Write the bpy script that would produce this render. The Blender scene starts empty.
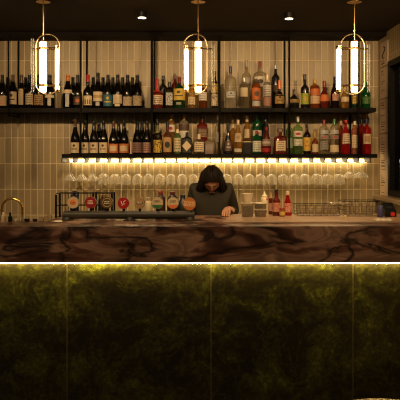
import bpy, math, random
from mathutils import Vector, Matrix
random.seed(7)
SC = bpy.context.scene
COL = SC.collection
PI = math.pi
F = 640.0
CAMZ = 1.68
HY = 155.0

# ---------------------------------------------------------------- camera, world, exposure
cam_d = bpy.data.cameras.new('camera'); cam = bpy.data.objects.new('camera', cam_d); COL.objects.link(cam)
cam.location = (0, 0, CAMZ); cam.rotation_euler = (PI/2, 0, 0)
cam_d.sensor_width = 36; cam_d.lens = F/400*36; cam_d.shift_y = (HY-200)/400
cam_d.clip_start = .05; cam_d.clip_end = 60
SC.camera = cam
w = bpy.data.worlds.new('world'); SC.world = w; w.use_nodes = True
w.node_tree.nodes['Background'].inputs[0].default_value = (1, .72, .42, 1)
w.node_tree.nodes['Background'].inputs[1].default_value = .045
SC.view_settings.view_transform = 'Standard'; SC.view_settings.look = 'None'
SC.view_settings.gamma = 1; SC.view_settings.use_curve_mapping = False
SC.view_settings.exposure = 0.0
SC.cycles.max_bounces = 8; SC.cycles.transparent_max_bounces = 24
SC.cycles.caustics_reflective = False; SC.cycles.caustics_refractive = False
SC.cycles.sample_clamp_indirect = 3; SC.cycles.sample_clamp_direct = 0
SC.cycles.use_denoising = True; SC.cycles.filter_width = 1.2
PEND_E = 9.0      # pendant tube radiance
SHELF_E = 13.0      # strip under the lower shelf
BAR_E = 62.0       # strip under the stone slab
SPOT_W = 40.0

def light(kind, name, loc, energy, color, target=None, size=.1, spot=None, size_y=None, blend=.5):
    l = bpy.data.lights.new(name, kind); o = bpy.data.objects.new(name, l); COL.objects.link(o)
    o.location = loc; l.energy = energy; l.color = color
    if kind == 'AREA':
        l.shape = 'RECTANGLE' if size_y else 'SQUARE'; l.size = size
        if size_y: l.size_y = size_y
    else: l.shadow_soft_size = size
    if spot: l.spot_size = spot; l.spot_blend = blend
    if target is not None:
        o.rotation_euler = (Vector(target)-Vector(loc)).to_track_quat('-Z', 'Y').to_euler()
    return o

def at(px, py, d):
    return Vector(((px-200)*d/F, d, CAMZ-(py-HY)*d/F))

# ---------------------------------------------------------------- materials
MC = {}
def nt(name):
    m = bpy.data.materials.new(name); m.use_nodes = True
    t = m.node_tree; p = t.nodes['Principled BSDF']
    return m, t, p
def L(t, a, b): t.links.new(a, b)
def plain(name, col, rough=.5, metal=0, coat=0, bump=0, bscale=200, vary=0.0, spec=.5):
    if name in MC: return MC[name]
    m, t, p = nt(name)
    p.inputs['Base Color'].default_value = (*col, 1); p.inputs['Roughness'].default_value = rough
    p.inputs['Metallic'].default_value = metal; p.inputs['Specular IOR Level'].default_value = spec; p.inputs['Coat Weight'].default_value = coat
    tc = t.nodes.new('ShaderNodeTexCoord'); n = t.nodes.new('ShaderNodeTexNoise')
    n.inputs['Scale'].default_value = bscale; L(t, tc.outputs['Object'], n.inputs['Vector'])
    if vary:
        mx = t.nodes.new('ShaderNodeMix'); mx.data_type = 'RGBA'
        mx.inputs[6].default_value = (*[c*(1-vary) for c in col], 1); mx.inputs[7].default_value = (*[min(1, c*(1+vary)) for c in col], 1)
        L(t, n.outputs['Fac'], mx.inputs[0]); L(t, mx.outputs[2], p.inputs['Base Color'])
    if bump:
        b = t.nodes.new('ShaderNodeBump'); b.inputs['Strength'].default_value = bump; b.inputs['Distance'].default_value = .002
        L(t, n.outputs['Fac'], b.inputs['Height']); L(t, b.outputs['Normal'], p.inputs['Normal'])
    MC[name] = m
    return m
def emit(name, col, s):
    m, t, p = nt(name)
    p.inputs['Base Color'].default_value = (*col, 1)
    p.inputs['Emission Color'].default_value = (*col, 1); p.inputs['Emission Strength'].default_value = s
    MC[name] = m
    return m
def tglass(name, col, body=.3, trans=None, rough=.04):
    """thin glass: see-through share tinted, the rest glossy body colour; fresnel edges"""
    if name in MC: return MC[name]
    m, t, p = nt(name)
    p.inputs['Base Color'].default_value = (*col, 1); p.inputs['Roughness'].default_value = rough
    p.inputs['IOR'].default_value = 1.5; p.inputs['Coat Weight'].default_value = .4
    tr = t.nodes.new('ShaderNodeBsdfTransparent'); c = trans or col; tr.inputs[0].default_value = (*c, 1)
    lw = t.nodes.new('ShaderNodeLayerWeight'); lw.inputs['Blend'].default_value = .35
    mp = t.nodes.new('ShaderNodeMapRange'); mp.inputs['To Min'].default_value = body; mp.inputs['To Max'].default_value = min(1, body+.65)
    L(t, lw.outputs['Facing'], mp.inputs['Value'])
    mx = t.nodes.new('ShaderNodeMixShader'); L(t, mp.outputs['Result'], mx.inputs[0])
    L(t, tr.outputs[0], mx.inputs[1]); L(t, p.outputs[0], mx.inputs[2])
    L(t, mx.outputs[0], t.nodes['Material Output'].inputs[0])
    MC[name] = m
    return m

def math_n(t, op, a, b=None, c=None):
    n = t.nodes.new('ShaderNodeMath'); n.operation = op
    for i, v in enumerate((a, b, c)):
        if v is None: continue
        if isinstance(v, (int, float)): n.inputs[i].default_value = v
        else: L(t, v, n.inputs[i])
    return n.outputs[0]

def label_mat(style, col, ink=(.05, .03, .02), third=None):
    key = 'label_%s_%s_%s' % (style, col, ink)
    if key in MC: return MC[key]
    m, t, p = nt('paper_label'); MC[key] = m
    p.inputs['Roughness'].default_value = .6
    uv = t.nodes.new('ShaderNodeUVMap'); sp = t.nodes.new('ShaderNodeSeparateXYZ'); L(t, uv.outputs[0], sp.inputs[0])
    u, v = sp.outputs[0], sp.outputs[1]
    M = lambda *a: math_n(t, *a)
    au = M('ABSOLUTE', M('SUBTRACT', u, .5)); av = M('ABSOLUTE', M('SUBTRACT', v, .5))
    if style == 'plain': mask = M('MULTIPLY', u, 0)
    elif style == 'lines':
        row = M('LESS_THAN', M('FRACT', M('MULTIPLY', v, 5)), .35)
        cx = t.nodes.new('ShaderNodeCombineXYZ'); L(t, M('MULTIPLY', u, 14), cx.inputs[0]); L(t, M('FLOOR', M('MULTIPLY', v, 5)), cx.inputs[1])
        nz = t.nodes.new('ShaderNodeTexNoise'); nz.inputs['Scale'].default_value = 1; L(t, cx.outputs[0], nz.inputs['Vector'])
        mask = M('MULTIPLY', M('MULTIPLY', row, M('GREATER_THAN', nz.outputs['Fac'], .47)), M('LESS_THAN', au, .36))
    elif style == 'frame': mask = M('LESS_THAN', M('MAXIMUM', au, av), .3)
    elif style == 'dot':
        mask = M('LESS_THAN', M('ADD', M('MULTIPLY', au, au), M('MULTIPLY', av, av)), .05)
    elif style == 'band': mask = M('LESS_THAN', av, .16)
    elif style == 'lower': mask = M('LESS_THAN', v, .45)
    elif style == 'upper': mask = M('GREATER_THAN', v, .55)
    elif style == 'bars':
        mask = M('MULTIPLY', M('LESS_THAN', v, .6), M('LESS_THAN', M('FRACT', M('MULTIPLY', u, 6)), .5))
        mask = M('MULTIPLY', mask, M('GREATER_THAN', v, .12))
    elif style == 'diamond': mask = M('LESS_THAN', M('ADD', au, av), .42)
    elif style == 'speckle':
        nz = t.nodes.new('ShaderNodeTexNoise'); nz.inputs['Scale'].default_value = 7; L(t, uv.outputs[0], nz.inputs['Vector'])
        mask = M('GREATER_THAN', nz.outputs['Fac'], .55)
    elif style == 'crest':
        mask = M('MAXIMUM', M('LESS_THAN', M('ADD', M('MULTIPLY', au, au), M('MULTIPLY', M('SUBTRACT', v, .7), M('SUBTRACT', v, .7))), .015),
                 M('MULTIPLY', M('LESS_THAN', M('ABSOLUTE', M('SUBTRACT', v, .38)), .05), M('LESS_THAN', au, .3)))
    mx = t.nodes.new('ShaderNodeMix'); mx.data_type = 'RGBA'
    mx.inputs[6].default_value = (*[c*.82 for c in col], 1); mx.inputs[7].default_value = (*[c*.82 for c in ink], 1)
    L(t, mask, mx.inputs[0]); L(t, mx.outputs[2], p.inputs['Base Color'])
    return m

# colour table
K = dict(cream=(.72, .55, .33), white=(.75, .68, .55), paper=(.6, .47, .28), beige=(.5, .38, .22), pink=(.42, .26, .2), teal=(.03, .12, .16),
         orange=(.62, .16, .03), red=(.5, .02, .015), dred=(.2, .015, .012), black=(.012, .01, .009), ink=(.06, .035, .02), gold=(.5, .3, .07),
         lime=(.35, .42, .03), green=(.03, .15, .04), blue=(.02, .03, .1), silver=(.5, .47, .42), yellow=(.65, .42, .05), brown=(.1, .05, .025),
         amber=(.45, .2, .05), peach=(.6, .3, .2), grey=(.3, .27, .22), tanlab=(.5, .3, .12), mint=(.35, .45, .25), olive=(.3, .32, .08))

M_blackmetal = plain('black_metal', (.006, .005, .004), .5, 0, spec=.08)
M_shelf = plain('dark_shelf', (.007, .005, .0035), .5, 0, 0, spec=.08, vary=.2, bscale=30)
M_brass = plain('brass', (.75, .48, .18), .22, 1)
M_gold = plain('gold_tap', (.8, .5, .12), .25, 1)
M_steel = plain('steel', (.5, .47, .42), .3, 1)
M_dark = plain('dark_plastic', (.009, .008, .007), .35, 0, 0, spec=.25)
M_clear = tglass('clear_glass', (.95, .93, .85), .015, (.98, .97, .93))
M_stem = tglass('stemware_glass', (.95, .92, .84), .05, (.97, .96, .92), .03)
M_pclear = tglass('clear_plastic', (.45, .38, .28), .15, (.95, .92, .85), .12)

# ---------------------------------------------------------------- mesh builder
class MB:
    def __init__(s): s.v = []; s.f = []; s.uv = {}
    def add(s, vs, fs):
        n = len(s.v); s.v += [tuple(v) for v in vs]; s.f += [tuple(i+n for i in f) for f in fs]; return s
    def box(s, x0, x1, y0, y1, z0, z1):
        return s.add([(x0,y0,z0),(x1,y0,z0),(x1,y1,z0),(x0,y1,z0),(x0,y0,z1),(x1,y0,z1),(x1,y1,z1),(x0,y1,z1)],
                     [(0,3,2,1),(4,5,6,7),(0,1,5,4),(1,2,6,5),(2,3,7,6),(3,0,4,7)])
    def tube(s, pts, r, n=8, closed=False):
        pts = [Vector(p) for p in pts]; N = len(pts); up = Vector((0, 0, 1)); base = len(s.v); prev = None
        for i, p in enumerate(pts):
            if closed: tan = pts[(i+1) % N]-pts[i-1]
            else: tan = pts[min(i+1, N-1)]-pts[max(i-1, 0)]
            tan.normalize()
            if prev is None:
                a = tan.cross(up)
                if a.length < .05: a = tan.cross(Vector((1, 0, 0)))
            else: a = prev-tan*prev.dot(tan)
            a.normalize(); prev = a; b = tan.cross(a)
            rr = r[i] if isinstance(r, (list, tuple)) else r
            for k in range(n):
                q = p+(a*math.cos(2*PI*k/n)+b*math.sin(2*PI*k/n))*rr; s.v.append(tuple(q))
        for i in range(N if closed else N-1):
            j = (i+1) % N
            for k in range(n):
                s.f.append((base+i*n+k, base+i*n+(k+1) % n, base+j*n+(k+1) % n, base+j*n+k))
        if not closed:
            s.f.append(tuple(base+k for k in range(n-1, -1, -1))); s.f.append(tuple(base+(N-1)*n+k for k in range(n)))
        return s
    def lathe(s, prof, c=(0, 0, 0), n=20, p=2, sy=1, cap=True, axis='z'):
        """prof (r,z[,p])"""
        base = len(s.v)
        for q in prof:
            pw = q[2] if len(q) > 2 else p
            for k in range(n):
                a = 2*PI*(k+.5)/n; r = q[0]*sup(a, pw)
                x, y, z = r*math.cos(a), r*math.sin(a)*sy, q[1]
                if axis == 'y': x, y, z = x, z, y
                if axis == 'x': x, y, z = z, x, y
                s.v.append((x+c[0], y+c[1], z+c[2]))
        m = len(prof)
        for i in range(m-1):
            for k in range(n):
                s.f.append((base+i*n+k, base+i*n+(k+1) % n, base+(i+1)*n+(k+1) % n, base+(i+1)*n+k))
        if cap:
            s.f.append(tuple(base+k for k in range(n-1, -1, -1))); s.f.append(tuple(base+(m-1)*n+k for k in range(n)))
        return s
    def build(s, name, mat, parent=None, smooth=True, loc=None, bevel=0):
        me = bpy.data.meshes.new(name); me.from_pydata(s.v, [], s.f); me.validate(); me.update()
        if smooth:
            me.polygons.foreach_set('use_smooth', [True]*len(me.polygons))
        o = bpy.data.objects.new(name, me); COL.objects.link(o)
        if s.uv:
            ul = me.uv_layers.new(name='UVMap')
            for lp in me.loops: ul.data[lp.index].uv = s.uv[lp.vertex_index]
        if smooth: sm(me)
        if mat: me.materials.append(mat)
        if parent: o.parent = parent
        if loc: o.location = loc
        if bevel:
            b = o.modifiers.new('bevel', 'BEVEL'); b.width = bevel; b.segments = 2; b.limit_method = 'ANGLE'
        return o
def sm(me):
    try: me.set_sharp_from_angle(angle=math.radians(42))
    except Exception: pass
def sup(a, p):
    if p == 2: return 1
    return (abs(math.cos(a))**p+abs(math.sin(a))**p)**(-1/p)
def box(name, x0, x1, y0, y1, z0, z1, mat, parent=None, bevel=0):
    return MB().box(x0, x1, y0, y1, z0, z1).build(name, mat, parent, False, None, bevel)
def tag(o, label=None, cat=None, group=None, kind=None):
    if label: o['label'] = label
    if cat: o['category'] = cat
    if group: o['group'] = group
    if kind: o['kind'] = kind
    return o
def thing(name, label, cat, loc=(0, 0, 0), rz=0, group=None):
    o = bpy.data.objects.new(name, None); COL.objects.link(o); o.location = loc; o.rotation_euler = (0, 0, rz)
    o.empty_display_size = .05
    return tag(o, label, cat, group)
def dup(root, loc, rz=0, label=None, group=None, tilt=0):
    r = root.copy(); COL.objects.link(r); r.location = loc; r.rotation_euler = (tilt, 0, rz)
    if label: r['label'] = label
    if group: r['group'] = group
    for ch in list(root.children):
        c = ch.copy(); COL.objects.link(c); c.parent = r
        for g in list(ch.children):
            d = g.copy(); COL.objects.link(d); d.parent = c
    return r

# ---------------------------------------------------------------- dimensions
WALL = 5.80; RX = 178*WALL/F; LX = -3.2
CEIL = 2.745
ZU = 2.084; ZL = 1.689; ZC = 1.208; BAR0 = 4.25

# ---------------------------------------------------------------- structure
def tile_mat(name, axis):
    m, t, p = nt(name)
    tc = t.nodes.new('ShaderNodeTexCoord'); s = t.nodes.new('ShaderNodeSeparateXYZ'); L(t, tc.outputs['Object'], s.inputs[0])
    M = lambda *a: math_n(t, *a)
    U = s.outputs[0] if axis == 'x' else s.outputs[1]
    TW, TH = .0585, .233
    z0 = CAMZ-(163.5-HY)*WALL/F
    un = M('ADD', M('DIVIDE', M('ADD', U, 10), TW), .25); vn = M('DIVIDE', M('ADD', M('SUBTRACT', s.outputs[2], z0), 10*TH), TH)
    fu = M('FRACT', un); fv = M('FRACT', vn)
    eu = M('MULTIPLY', M('MINIMUM', fu, M('SUBTRACT', 1, fu)), TW); ev = M('MULTIPLY', M('MINIMUM', fv, M('SUBTRACT', 1, fv)), TH)
    e = M('MINIMUM', eu, ev)
    grout = M('MAXIMUM', M('LESS_THAN', eu, .0029), M('LESS_THAN', ev, .0026))
    cx = t.nodes.new('ShaderNodeCombineXYZ'); L(t, M('FLOOR', un), cx.inputs[0]); L(t, M('FLOOR', vn), cx.inputs[1])
    wn = t.nodes.new('ShaderNodeTexWhiteNoise'); wn.noise_dimensions = '2D'; L(t, cx.outputs[0], wn.inputs['Vector'])
    nz = t.nodes.new('ShaderNodeTexNoise'); nz.inputs['Scale'].default_value = 14; nz.inputs['Detail'].default_value = 6
    nz.inputs['Roughness'].default_value = .6
    L(t, tc.outputs['Object'], nz.inputs['Vector'])
    f = M('ADD', M('MULTIPLY', wn.outputs['Value'], .6), M('MULTIPLY', nz.outputs['Fac'], .5))
    r = t.nodes.new('ShaderNodeValToRGB'); L(t, f, r.inputs[0])
    r.color_ramp.elements[0].position = .1; r.color_ramp.elements[0].color = (.245, .175, .085, 1)
    r.color_ramp.elements[1].position = .95; r.color_ramp.elements[1].color = (.405, .305, .155, 1)
    mx = t.nodes.new('ShaderNodeMix'); mx.data_type = 'RGBA'; L(t, grout, mx.inputs[0]); L(t, r.outputs[0], mx.inputs[6]); mx.inputs[7].default_value = (.66, .53, .31, 1)
    L(t, mx.outputs[2], p.inputs['Base Color'])
    p.inputs['Roughness'].default_value = .42
    h = M('MINIMUM', M('DIVIDE', e, .006), 1)
    hh = M('ADD', h, M('MULTIPLY', nz.outputs['Fac'], .9))
    b = t.nodes.new('ShaderNodeBump'); b.inputs['Strength'].default_value = .35; b.inputs['Distance'].default_value = .004
    L(t, hh, b.inputs['Height']); L(t, b.outputs[0], p.inputs['Normal'])
    return m
M_tile = tile_mat('glazed_tile', 'x'); M_tile_side = tile_mat('glazed_tile_side', 'y')
M_ceil = plain('dark_ceiling', (.032, .022, .013), .7, spec=.15, vary=.15, bscale=3)
M_floor = plain('dark_floor', (.02, .015, .01), .5, vary=.3, bscale=5)
S = lambda o: tag(o, kind='structure')
S(box('floor', LX, RX+.1, .3, WALL+.1, -.1, 0, M_floor))
S(box('ceiling', LX, RX+.1, .3, WALL+.1, CEIL, CEIL+.1, M_ceil))
S(box('wall_back', LX, RX+.1, WALL, WALL+.12, 0, CEIL, M_tile))
S(box('trim_soffit', LX, RX, 5.53, WALL, 2.713, CEIL, plain('soffit_paint', (.008, .006, .004), .7, spec=.08)))
# right wall around the window opening
WY1 = 5.45; WY0 = 4.2; WZ0 = 1.335; WZ1 = 2.474
mb = MB()
mb.box(RX, RX+.12, 3.0, WALL, 0, WZ0); mb.box(RX, RX+.12, 3.0, WALL, WZ1, CEIL)
mb.box(RX, RX+.12, WY1, WALL, WZ0, WZ1); mb.box(RX, RX+.12, 3.0, WY0, WZ0, WZ1)
S(mb.build('wall_right', M_tile_side, None, False))
wd = S(thing('window_1', None, None, (0, 0, 0)))
fr = MB(); e = .05
fr.box(RX-.015, RX+.06, WY1-e, WY1, WZ0, WZ1); fr.box(RX-.015, RX+.06, WY0, WY0+e, WZ0, WZ1)
fr.box(RX-.015, RX+.06, WY0+e, WY1-e, WZ1-e, WZ1); fr.box(RX-.015, RX+.06, WY0+e, WY1-e, WZ0, WZ0+e)
fr.build('window_frame', M_blackmetal, wd, False)
box('window_pane', RX+.03, RX+.036, WY0+e, WY1-e, WZ0+e, WZ1-e, plain('dark_window_glass', (.003, .003, .004), .08, spec=.3), wd)
S(box('trim_sill', RX-.05, RX+.0, 3.6, 5.78, WZ0-.05, WZ0-.015, plain('sill_stone', (.35, .25, .15), .4), None, .003))

# ---------------------------------------------------------------- bar counter
def stone_mat():
    m, t, p = nt('veined_marble')
    tc = t.nodes.new('ShaderNodeTexCoord'); mp = t.nodes.new('ShaderNodeMapping'); L(t, tc.outputs['Object'], mp.inputs[0])
    mp.inputs['Rotation'].default_value = (0, .5, 0); mp.inputs['Scale'].default_value = (1, 1, 3.4)
    n1 = t.nodes.new('ShaderNodeTexNoise'); n1.inputs['Scale'].default_value = 2.2; n1.inputs['Detail'].default_value = 7; n1.inputs['Distortion'].default_value = 1.2
    L(t, mp.outputs[0], n1.inputs['Vector'])
    r = t.nodes.new('ShaderNodeValToRGB'); L(t, n1.outputs['Fac'], r.inputs[0])
    cr = r.color_ramp; cr.elements[0].position = .3; cr.elements[0].color = (.04, .018, .012, 1)
    cr.elements[1].position = .72; cr.elements[1].color = (.46, .28, .185, 1)
    for pos, c in ((.42, (.10, .042, .026)), (.5, (.27, .155, .105)), (.6, (.15, .085, .058))):
        q = cr.elements.new(pos); q.color = (*c, 1)
    v = t.nodes.new('ShaderNodeTexNoise'); v.inputs['Scale'].default_value = 1.7; v.inputs['Detail'].default_value = 5; v.inputs['Distortion'].default_value = .8
    mp2 = t.nodes.new('ShaderNodeMapping'); L(t, tc.outputs['Object'], mp2.inputs[0]); mp2.inputs['Rotation'].default_value = (0, -.35, 0); mp2.inputs['Scale'].default_value = (1.1, 1, 3.0)
    mp2.inputs['Location'].default_value = (3, 0, 1)
    L(t, mp2.outputs[0], v.inputs['Vector'])
    d = math_n(t, 'ABSOLUTE', math_n(t, 'SUBTRACT', v.outputs['Fac'], .5))
    vein = t.nodes.new('ShaderNodeMapRange'); vein.inputs['From Min'].default_value = .0; vein.inputs['From Max'].default_value = .05
    vein.inputs['To Min'].default_value = 1; vein.inputs['To Max'].default_value = 0; L(t, d, vein.inputs['Value'])
    mx = t.nodes.new('ShaderNodeMix'); mx.data_type = 'RGBA'; L(t, vein.outputs[0], mx.inputs[0]); L(t, r.outputs[0], mx.inputs[6]); mx.inputs[7].default_value = (.012, .006, .004, 1)
    L(t, mx.outputs[2], p.inputs['Base Color']); p.inputs['Roughness'].default_value = .3
    return m
def panel_mat():
    m, t, p = nt('green_patina_panel')
    tc = t.nodes.new('ShaderNodeTexCoord')
    n1 = t.nodes.new('ShaderNodeTexNoise'); n1.inputs['Scale'].default_value = 4.2; n1.inputs['Detail'].default_value = 12; n1.inputs['Roughness'].default_value = .78; n1.inputs['Distortion'].default_value = .6
    L(t, tc.outputs['Object'], n1.inputs['Vector'])
    r = t.nodes.new('ShaderNodeValToRGB'); L(t, n1.outputs['Fac'], r.inputs[0]); cr = r.color_ramp
    cr.elements[0].position = .32; cr.elements[0].color = (.008, .0055, .002, 1)
    cr.elements[1].position = .74; cr.elements[1].color = (.19, .195, .022, 1)
    for pos, c in ((.45, (.013, .0095, .003)), (.52, (.03, .026, .005)), (.6, (.055, .056, .008))):
        q = cr.elements.new(pos); q.color = (*c, 1)
    n2 = t.nodes.new('ShaderNodeTexNoise'); n2.inputs['Scale'].default_value = 1.6; n2.inputs['Detail'].default_value = 4; n2.inputs['Distortion'].default_value = 2
    L(t, tc.outputs['Object'], n2.inputs['Vector'])
    d = math_n(t, 'ABSOLUTE', math_n(t, 'SUBTRACT', n2.outputs['Fac'], .52))
    v = t.nodes.new('ShaderNodeMapRange'); v.inputs['From Max'].default_value = .006; v.inputs['To Min'].default_value = .7; v.inputs['To Max'].default_value = 0; L(t, d, v.inputs['Value'])
    mx = t.nodes.new('ShaderNodeMix'); mx.data_type = 'RGBA'; L(t, v.outputs[0], mx.inputs[0]); L(t, r.outputs[0], mx.inputs[6]); mx.inputs[7].default_value = (.06, .06, .010, 1)
    L(t, mx.outputs[2], p.inputs['Base Color']); p.inputs['Roughness'].default_value = .45
    n3 = t.nodes.new('ShaderNodeTexNoise'); n3.inputs['Scale'].default_value = 38; n3.inputs['Detail'].default_value = 5; n3.inputs['Roughness'].default_value = .7; L(t, tc.outputs['Object'], n3.inputs['Vector'])
    L(t, math_n(t, 'ADD', n1.outputs['Fac'], math_n(t, 'MULTIPLY', math_n(t, 'SUBTRACT', n3.outputs['Fac'], .5), .45)), r.inputs[0])
    b = t.nodes.new('ShaderNodeBump'); b.inputs['Strength'].default_value = .4; b.inputs['Distance'].default_value = .003
    L(t, n1.outputs['Fac'], b.inputs['Height']); L(t, b.outputs[0], p.inputs['Normal'])
    return m
M_stone = stone_mat(); M_panel = panel_mat()
bar = thing('bar_counter', 'long bar counter with veined reddish stone slab above glowing green patina panels', 'bar counter', (0, BAR0, 0))
BX0 = -2.6; BX1 = RX-.012
def bpart(name, x0, x1, y0, y1, z0, z1, mat, bevel=0):
    return MB().box(x0, x1, y0-BAR0, y1-BAR0, z0, z1).build(name, mat, bar, False, None, bevel)
tb = MB()
tb.box(BX0, BX1, 0, .05, .963, ZC)                                   # deep front apron
tb.box(BX0, BX1, .05, .34, ZC-.04, ZC); tb.box(at(52, 0, 4.7).x, BX1, .34, .75, ZC-.04, ZC)
tb.build('stone_slab', M_stone, bar, False, None, .003)
PY = BAR0+.085
seams = [-3*.968-.8995+.968, -.8995-0.0, .0745, 1.0365]
seams = [(-76-143)*PY/F, (67-200)*PY/F, (211-200)*PY/F, (353-200)*PY/F]
edges = [BX0]+[s for s in seams if s > BX0]+[BX1]
edges = sorted(set(edges))
for a, b in zip(edges[:-1], edges[1:]):
    bpart('front_panel', a+.0015, b-.0015, PY, PY+.03, .012, 1.12, M_panel)
for s in edges[1:-1]:
    bpart('seam_strip', s-.0014, s+.0014, PY-.001, PY+.02, .012, 1.12, plain('seam_metal', (.22, .18, .09), .6, 0))
bpart('plinth', BX0, BX1, PY+.05, PY+.08, 0, .012, M_dark)
bpart('led_strip', BX0, BX1, BAR0+.055, BAR0+.079, .9505, .963, emit('bar_led', (1, .74, .19), BAR_E))
bench = thing('work_bench', 'steel work bench low behind the stone counter', 'bench', (0, 4.7, 0))
MB().box(BX0, BX1, 0, .25, .86, .9).build('bench_top', M_steel, bench, False)
for x in (BX0+.1, -.9, .5, BX1-.08):
    MB().box(x-.02, x+.02, .02, .06, 0, .86).build('leg', M_steel, bench, False)
M_lightstone = plain('pale_pink_stone', (.42, .27, .16), .35, 0, .2, vary=.25, bscale=18)
sb = thing('serving_board', 'long pale pinkish stone board lying on the right half of the counter', 'board', (0, 4.43, ZC))
MB().add([(at(223,0,4.43).x, 0, 0), (BX1-.05, 0, 0), (BX1-.05, .565, 0), (at(232,0,4.95).x, .565, 0),
          (at(223,0,4.43).x, 0, .012), (BX1-.05, 0, .012), (BX1-.05, .565, .012), (at(232,0,4.95).x, .565, .012)],
         [(0,3,2,1),(4,5,6,7),(0,1,5,4),(1,2,6,5),(2,3,7,6),(3,0,4,7)]).build('slab', M_lightstone, sb, False, None, .002)
ZB = ZC+.012

# ---------------------------------------------------------------- hanging bottle shelf
sh = thing('bottle_shelf', 'two tier black hanging bottle shelf with glass racks and lit underside', 'shelf', (0, 5.49, ZL))
def spart(mb, name, mat, smooth=False, parent=sh): 
    o = mb.build(name, mat, parent, smooth); return o
def rel(x0, x1, y0, y1, z0, z1): return (x0, x1, y0-5.49, y1-5.49, z0-ZL, z1-ZL)
XE = at(376, 0, 5.5).x; XL = at(62, 0, 5.5).x
spart(MB().box(*rel(LX+.05, XE, 5.49, 5.79, ZU-.034, ZU)), 'upper_shelf', M_shelf)
spart(MB().box(*rel(XL, XE+.01, 5.49, 5.79, ZL-.034, ZL)), 'lower_shelf', M_shelf)
for px in (9, 81, 152, 219.5, 289, 358):
    X = at(px, 0, 5.5).x
    zb = ZU-.034-.03 if px < 20 else ZL-.034
    if px < 20:
        spart(MB().tube([(X, 5.484-5.49, 2.713-ZL), (X, -.006, zb-ZL+.02), (X, .006, zb-ZL), (X, .28, zb-ZL), (X, .294, zb-ZL+.02), (X, .294, 2.713-ZL)], .0075), 'hanging_rod', M_blackmetal, True)
    else:
        spart(MB().tube([(X, -.006, 2.713-ZL), (X, -.006, zb-ZL)], .0085 if px != 152 else .011), 'hanging_rod', M_blackmetal, True)
        spart(MB().tube([(X, .294, 2.713-ZL), (X, .294, zb-ZL)], .0085), 'hanging_rod', M_blackmetal, True)
GP = at(230+11.3, 0, 5.57).x-at(230, 0, 5.57).x
G0 = at(69, 0, 5.57).x; NG = 27
rail_mesh = None
for i in range(NG+1):
    X = G0+(i-.5)*GP
    if rail_mesh is None:
        q = MB().box(-.004, .004, .02, .22, -.07, -.034).box(-.017, .017, .02, .22, -.0735, -.07)
        o = q.build('glass_rail', M_blackmetal, sh, False); rail_mesh = o.data; o.location = (X, 0, 0)
    else:
        o = bpy.data.objects.new('glass_rail', rail_mesh); COL.objects.link(o); o.parent = sh; o.location = (X, 0, 0)
spart(MB().box(XL+.02, XE-.02, 5.745-5.49, 5.77-5.49, -.076, -.050), 'led_strip', emit('shelf_led', (1, .74, .38), SHELF_E))

# ---------------------------------------------------------------- stemware
def glass_proto(kind, name, label, group):
    g = thing(name, label, 'glass', (0, 0, 0), 0, group)
    if kind == 'wine':
        foot = [(.034, 0), (.034, -.002), (.012, -.004), (.004, -.008)]
        stem = [(.0038, -.006), (.0034, -.06), (.0042, -.105), (.008, -.112)]
        bowl = [(.006, -.110), (.022, -.116), (.034, -.128), (.040, -.148), (.041, -.17), (.039, -.2), (.0378, -.2), (.0395, -.17), (.0385, -.148), (.0325, -.13), (.02, -.119), (.004, -.114)]
    elif kind == 'coupe':
        foot = [(.034, 0), (.034, -.002), (.012, -.004), (.004, -.008)]
        stem = [(.0038, -.006), (.0034, -.06), (.0042, -.09), (.008, -.096)]
        bowl = [(.005, -.094), (.026, -.102), (.041, -.118), (.047, -.142), (.0455, -.142), (.0395, -.12), (.025, -.105), (.004, -.098)]
    else:
        foot = [(.034, 0), (.034, -.002), (.012, -.004), (.004, -.008)]
        stem = [(.0038, -.006), (.0034, -.06), (.0042, -.10), (.006, -.106)]
        bowl = [(.004, -.104), (.03, -.135), (.050, -.165), (.048, -.165), (.028, -.137), (.003, -.108)]
    MB().lathe(foot, n=20).build('foot', M_stem, g); MB().lathe(stem, n=10).build('stem', M_stem, g)
    MB().lathe(bowl, n=24, cap=False).build('bowl', M_stem, g)
    return g
protos = {}
ORD = 'first second third fourth fifth sixth seventh eighth ninth tenth eleventh twelfth thirteenth fourteenth'.split()
for i in range(NG):
    for row, yy in ((0, 5.57), (1, 5.668)):
        kind = 'martini' if i < 3 else ('coupe' if i >= NG-2 else 'wine')
        px = 69+11.3*i
        if row == 0 and 199 < px < 218: continue                      # gap in the front row above the bartender
        lab = {('martini', 0): 'cone shaped cocktail glass hung upside down at the left end of rack, front row',
               ('martini', 1): 'cone shaped cocktail glass hung upside down at left end of rack, back row by tiles',
               ('coupe', 0): 'shallow coupe glass hung upside down at the right end of rack, front row',
               ('coupe', 1): 'shallow coupe glass hung upside down at right end of rack, back row by tiles',
               ('wine', 0): 'wine glass hanging upside down in the front row under the lit lower shelf',
               ('wine', 1): 'wine glass hanging upside down in the back row against the lit tiles'}[(kind, row)]
        grp = {'martini': 'cocktail glasses', 'coupe': 'coupe glasses', 'wine': 'wine glasses'}[kind]+(' in the front row of the rack' if row == 0 else ' in the back row of the rack')
        nm = {'martini': 'cocktail_glass', 'coupe': 'coupe_glass', 'wine': 'wine_glass'}[kind]
        loc = (G0+GP*i+random.uniform(-.003, .003), yy, ZL-.0665)
        if (kind, row) not in protos:
            g = glass_proto(kind, nm, lab, grp); protos[(kind, row)] = g; g.location = loc
        else: g = dup(protos[(kind, row)], loc)
        where = 'front row' if row == 0 else 'back row'
        if i <= 11: pos = ORD[i]+' from the left end of the glass rack'
        elif i < 13: pos = 'directly above the bartender, '+('left one' if i == 12-0 else 'left one')
        else: pos = ORD[NG-1-i]+' from the right end of the glass rack'
        if i == 12: pos = 'thirteenth from the left end of the glass rack'
        g['label'] = 'hanging %s, %s, %s' % (nm.replace('_', ' '), where, pos)

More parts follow.
